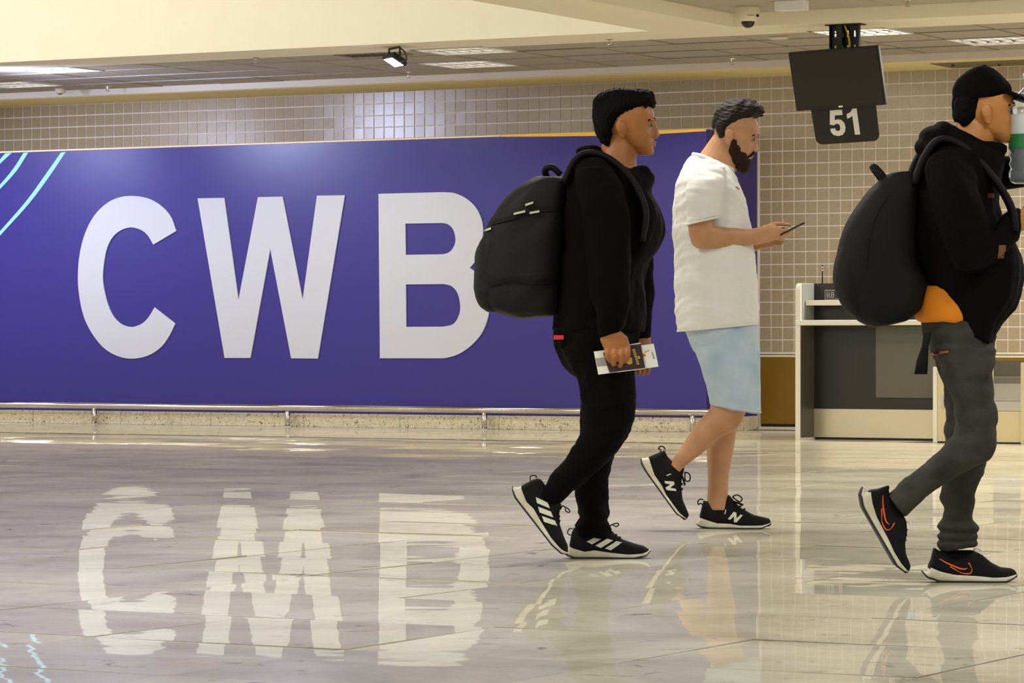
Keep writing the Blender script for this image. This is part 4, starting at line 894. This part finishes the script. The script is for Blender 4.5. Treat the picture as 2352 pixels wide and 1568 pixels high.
# ------------------------------------------------------------ man in black cap
f3 = Fig(2220, 1344, 695); P = f3.P
tor3 = dens([(2166,292,2262,340,0,.085),(2138,318,2290,352,0,.14),(2114,355,2306,372,0,.195),(2097,420,2300,420,0,.215),(2090,480,2296,480,0,.212),(2090,540,2325,540,0,.205),(2093,600,2350,600,0,.20),(2102,655,2346,655,0,.195),(2116,690,2330,705,0,.19),(2136,715,2308,742,0,.182),(2158,738,2290,775,0,.174),(2176,760,2280,803,0,.165)])
slv3 = dens([(2112,388,2206,366,-.16,.08),(2118,450,2222,436,-.222,.08),(2134,520,2240,500,-.235,.078),(2150,580,2256,540,-.236,.074),(2176,630,2262,548,-.23,.07),(2222,628,2270,530,-.215,.066),(2266,606,2290,500,-.19,.06),(2300,580,2314,486,-.165,.055),(2322,560,2330,482,-.15,.046)])
slv3b = dens([(2190,385,2280,352,.165,.08),(2240,425,2300,350,.215,.08),(2290,440,2330,352,.21,.074),(2330,432,2356,352,.19,.066),(2372,425,2400,372,.165,.058),(2388,410,2416,372,.155,.056),(2370,370,2412,360,.14,.05),(2352,334,2392,322,.13,.045)])
pel3 = dens([(2118,742,2292,742,0,.165),(2126,785,2282,788,0,.172),(2146,830,2276,832,0,.16)])
nl3 = dens([(2134,798,2278,806,-.082,.095),(2152,850,2274,855,-.086,.095),(2174,905,2276,910,-.088,.09),(2184,955,2281,965,-.088,.085),(2186,1000,2281,1025,-.088,.078),(2170,1022,2258,1064,-.088,.072),(2142,1042,2196,1092,-.088,.066),(2105,1072,2150,1118,-.087,.06),(2070,1100,2112,1148,-.086,.056),(2040,1124,2086,1174,-.085,.054),(2028,1136,2072,1188,-.085,.054)])
fl3 = dens([(2146,800,2274,806,.084,.095),(2170,880,2272,880,.086,.09),(2180,960,2274,960,.084,.082),(2174,1030,2272,1030,.082,.074),(2171,1090,2266,1090,.08,.07),(2170,1140,2252,1140,.08,.066),(2170,1180,2242,1180,.08,.063),(2168,1198,2243,1200,.08,.064),(2158,1216,2255,1218,.08,.074),(2167,1228,2248,1230,.08,.064),(2160,1237,2255,1239,.08,.073),(2169,1247,2247,1247,.08,.062),(2162,1257,2255,1254,.08,.071),(2170,1270,2246,1263,.08,.06)], 5)
b3 = bmesh.new(); h3 = Head(f3, 2262, 330, 2, .96); h3.build(b3, -.004)
f3.loft(b3, dens([(2204,262,2285,322,0,.054),(2188,296,2280,348,0,.06),(2172,325,2270,372,0,.068)]))
for sec, k in ((tor3[3:], .8), (slv3[4:], .7), (slv3b[4:], .7), (pel3, .8), (nl3[:-3], .75), (fl3[:-3], .75)): f3.loft(b3, sec, k)
f3.loft(b3, [(2322,541,2326,488,-.15,.026),(2338,536,2341,484,-.142,.024),(2358,530,2360,484,-.136,.02),(2372,524,2373,488,-.134,.016)], 1, 2.5)
for i in range(4): finger(b3, [P(2368,522-10.5*i,-.135), P(2390,524-11*i,-.13), P(2402,526-11*i,-.11), P(2392,527-11*i,-.092)], .009, .007)
finger(b3, [P(2340,488,-.13), P(2362,474,-.11), P(2382,472,-.1)], .011, .008)
f3.loft(b3, [(2352,336,2390,326,.128,.024),(2346,316,2388,306,.126,.022),(2344,296,2384,288,.126,.018)], 1, 2.5)
for i in range(4): finger(b3, [P(2384-2*i,322-11*i,.12), P(2394-2*i,318-11*i,.085), P(2384,314-11*i,.058), P(2366,312-11*i,.052)], .009, .007)
finger(b3, [P(2350,326,.118), P(2332,308,.085), P(2334,292,.066)], .011, .008)
m3 = remesh(b3, .0038, 3, .5)
p3 = obj('person', m3, 'skin3', None, label='man in black cap and hooded jacket with grey jeans, drinking from a bottle', cat='person', loc=f3.root_loc(), rot=(0, 0, TH))
h3.eyes(p3)
bm = bmesh.new(); f3.loft(bm, dens([(2201,298,2230,288,0,.055),(2190,276,2246,266,0,.068),(2187,250,2256,242,0,.0755),(2190,228,2262,226,0,.076)]), 1, 2.2); obj('hair', crumple(remesh(bm, .005, 2), .006, 130, 51, (1, 1, .5)), 'hairb', p3)
bm = bmesh.new(); f3.loft(bm, dens([(2189,240,2300,226,0,.082),(2187,224,2320,222,0,.086),(2188,208,2324,211,0,.088),(2197,187,2318,196,0,.086),(2216,170,2302,180,0,.074),(2236,159,2284,164,0,.05),(2252,156,2270,157,0,.02)]))
ca = obj('cap', crumple(remesh(bm, .005, 3), .002, 60, 52), 'jacket3', p3)
bm = bmesh.new(); rs = []
for k in range(10):
    t = k/9; x = 2300+78*t; y = 206+24*t+6*t*t; w = .082*math.sqrt(max(.02, 1-t**2.6)); rs.append([bm.verts.new(P(x, y+dy+abs(u)*abs(u)*13, u*w)) for u, dy in ((-1, 0), (-.66, 0), (-.33, 0), (0, 0), (.33, 0), (.66, 0), (1, 0), (1, 4), (.66, 5), (.33, 5), (0, 5), (-.33, 5), (-.66, 5), (-1, 4))])
skin(bm, rs); obj('brim', bm, 'jacket3', ca, True)
bm = bmesh.new(); ball(bm, P(2261,156,0), (.01, .01, .005), 8); obj('button', bm, 'jacket3', ca, True)
bm = bmesh.new(); f3.loft(bm, tor3); f3.loft(bm, slv3); f3.loft(bm, slv3b)
for d in (-1, 1): ball(bm, P(2166, 392, d*.155), (.078, .078, .06)); ball(bm, P(2174, 430, d*.2), (.083, .08, .08))
for q in ((2150,318,0,.055,.11,.035),(2132,345,0,.045,.12,.04),(2168,300,0,.03,.08,.025)): ball(bm, P(q[0], q[1], q[2]), q[3:])
for d in (-1, 1): tube(bm, smooth_path([P(2164,294,d*.03), P(2200,318,d*.085), P(2250,342,d*.08), P(2300,350,d*.03)]), .02, 10)
ja3 = obj('jacket', crumple(crumple(remesh(bm, .0065, 4), .013, 19, 61, (1, 1, 1), .75), .004, 46, 65, (.7, 1, 1.3), .7), 'jacket3', p3)
loc3 = lambda pts: [((x-f3.px0)/f3.s, (f3.gy-y)/f3.s) for x, y in pts]
bm = decal(ja3.data, loc3([(2252,453),(2270,452),(2270,462),(2252,463)]), .003, 4); obj('red_label', bm, mat('dull_red_label', (92, 12, 12), .6), ja3)
bm = decal(ja3.data, loc3([(2269,572),(2288,571),(2289,600),(2270,601)]), .004, 5); obj('amber_label', bm, mat('amber_label', (112, 70, 10), .6), ja3)
bm = bmesh.new(); f3.loft(bm, dens([(2104,660,2280,660,0,.17),(2100,690,2275,690,0,.17),(2100,725,2260,735,0,.168),(2108,742,2240,756,0,.16)])); obj('orange_shirt', crumple(remesh(bm, .008, 3), .006, 34, 63), 'orange', p3)
bm = bmesh.new(); f3.loft(bm, pel3); f3.loft(bm, nl3); f3.loft(bm, fl3)
t3 = obj('jeans', crumple(crumple(remesh(bm, .0055, 3), .010, 24, 62, (1, 1, 1.8), .7), .0032, 60, 66, (.6, 1, 1.6), .7), 'trous3', p3)
bm = decal(t3.data, loc3([(2122,816),(2165,808),(2166,813),(2123,822)]), .005, 6); obj('orange_trim', bm, mat('dull_orange_trim', (150, 90, 20), .7), t3)
bm = bmesh.new(); pth = [(2118,768),(2112,800),(2106,830),(2102,862)]
rs = []
for (x, y), w in zip(pth, (9, 8, 13, 15)): rs.append(ring(bm, P(x, y, -.155), Vector((w/695, 0, 0)), Vector((0, .012, 0)), 10, 3))
skin(bm, rs); obj('hanging_strap', bm, 'strap', p3, True)
sh = shoe_set(f3, [(2140,1303),(2146,1288),(2149,1266),(2153,1263),(2163,1272),(2200,1270),(2241,1270),(2264,1281),(2283,1298),(2305,1309),(2331,1312),(2340,1317),(2343,1323)],
    [(2140,1304),(2167,1315),(2197,1323),(2254,1326),(2285,1330),(2315,1329),(2341,1325),(2343,1324)], [(2124,1320),(2135,1334),(2163,1344),(2316,1344),(2336,1335),(2344,1326)], 2125, 2344)
cv = sh['cv']; z6 = lambda pts: cv(zc(pts, 2110, 1240, 9.719)); zz = lambda pts: zc(pts, 2110, 1240, 9.719)
sw1 = [(v.x, v.y) for v in smooth_path([(510,475,0),(650,560,0),(830,640,0),(960,690,0),(1060,705,0),(1125,680,0)], 4)]
sw2 = [(v.x, v.y) for v in smooth_path([(740,645,0),(850,710,0),(960,775,0),(1080,805,0),(1190,795,0),(1225,720,0),(1195,630,0),(1155,560,0)], 4)]
logos = [z6(ribbon(sw1, [8+10*math.sin(math.pi*i/(len(sw1)-1)) for i in range(len(sw1))])), z6(ribbon(sw2, [6+8*abs(math.cos(2*math.pi*i/(len(sw2)-1))) for i in range(len(sw2))]))]
lac = [(L3(z6([(1290,285),(1340,250),(1420,270),(1490,315)]), [-.012,-.02,-.026,-.03]), .003)]
for a, b in (((1420,360),(1480,400)), ((1520,430),(1590,490)), ((1600,500),(1670,540))): lac.append((L3(z6([a, ((a[0]+b[0])/2, (a[1]+b[1])/2-30), b]), [-.03, 0, .03]), .0026))
place_shoes(f3, sh, logos, lac, [], p3, .08, (1953, 1133), 60, -.088, 'orangel')
# backpack of the third man
pk = empty('backpack', f3.root_loc(), TH, 'plain charcoal backpack with upright grab loop, worn by the man in the cap', 'backpack')
main = dens([(2035,402,2096,398,0,.09),(2006,430,2110,425,0,.12),(1978,462,2108,460,0,.142),(1950,505,2104,505,0,.155),(1929,555,2102,555,0,.162),(1921,610,2104,610,0,.164),(1924,660,2136,650,0,.162),(1940,705,2128,688,0,.156),(1968,738,2112,716,0,.145),(2005,755,2086,742,0,.12)])
bm = bmesh.new(); f3.loft(bm, main, 1, 2.6, 28); pb = obj('pack_body', crumple(remesh(bm, .009, 4), .005, 20, 71), 'pack3', pk)
bm = bmesh.new(); f3.loft(bm, dens([(1952,540,1990,535,0,.10),(1930,570,2000,566,0,.125),(1917,620,2004,620,0,.132),(1919,670,2004,668,0,.132),(1938,712,2000,705,0,.122),(1962,735,1992,725,0,.1)]), 1, 2.8, 24); obj('front_pocket', crumple(remesh(bm, .009, 4), .004, 24, 72), 'pack3', pk)
bm = bmesh.new(); tube(bm, smooth_path([P(2034,424,-.035), P(2020,404,-.034), P(2008,390,-.02), P(2006,388,.0), P(2008,390,.02), P(2020,404,.034), P(2034,424,.035)]), .0125, 8); obj('grab_handle', bm, 'strap', pk, True)
for d in (-1, 1):
    bm = bmesh.new(); pth = smooth_path([P(2092,430,d*.09), P(2112,372,d*.11), P(2146,330,d*.12), P(2198,345,d*.135), P(2258,410,d*.17), P(2300,480,d*.2), P(2310,540,d*.205)]); rs = []
    for i, q in enumerate(pth):
        t = (pth[min(i+1, len(pth)-1)]-pth[max(i-1, 0)]).normalized(); n_ = t.cross(Vector((0, 1, 0))).normalized(); rs.append(ring(bm, q, Vector((0, .034, 0)), n_*.012, 12, 3))
    skin(bm, rs); obj('shoulder_strap', bm, 'strap', pk, True)
pts = [(1996,452),(1966,500),(1948,560),(1942,620)]
bm = decal(pb.data, loc3(ribbon([(v.x, v.y) for v in smooth_path([(a+34, b, 0) for a, b in pts], 4)], 2.2)), .003, 1); obj('zip', bm, 'strap', pk)
# bottle
bo = empty('water_bottle', f3.root_loc(), TH, 'clear plastic bottle with green and white label, held at the face under the cap', 'bottle')
bc = 2366; prof = [(188,14),(196,14),(204,15),(214,24),(228,38),(246,46),(262,49),(300,49),(345,49),(352,46),(360,49),(370,45),(380,49),(390,45),(400,49),(412,49),(422,44),(426,36)]
bm = bmesh.new(); rs = [ring(bm, P(bc, y, .0), Vector((r/695, 0, 0)), Vector((0, r/695, 0)), 24) for y, r in prof]; skin(bm, rs); obj('bottle_body', bm, 'plast', bo, True)
for nm, y0, y1, m_ in (('white_label', 268, 313, 'labelw'), ('green_label', 313, 346, 'label')):
    bm = bmesh.new(); rs = [ring(bm, P(bc, y, .0), Vector((49.8/695, 0, 0)), Vector((0, 49.8/695, 0)), 24) for y in (y0, y1)]
    for i in range(24): bm.faces.new((rs[0][i], rs[0][(i+1) % 24], rs[1][(i+1) % 24], rs[1][i]))
    obj(nm, bm, m_, bo, True)
bm = bmesh.new(); rs = [ring(bm, P(bc, y, .0), Vector((r/695, 0, 0)), Vector((0, r/695, 0)), 20) for y, r in ((172, 15), (174, 17), (190, 17))]; skin(bm, rs); obj('bottle_cap', bm, 'signw', bo, True)
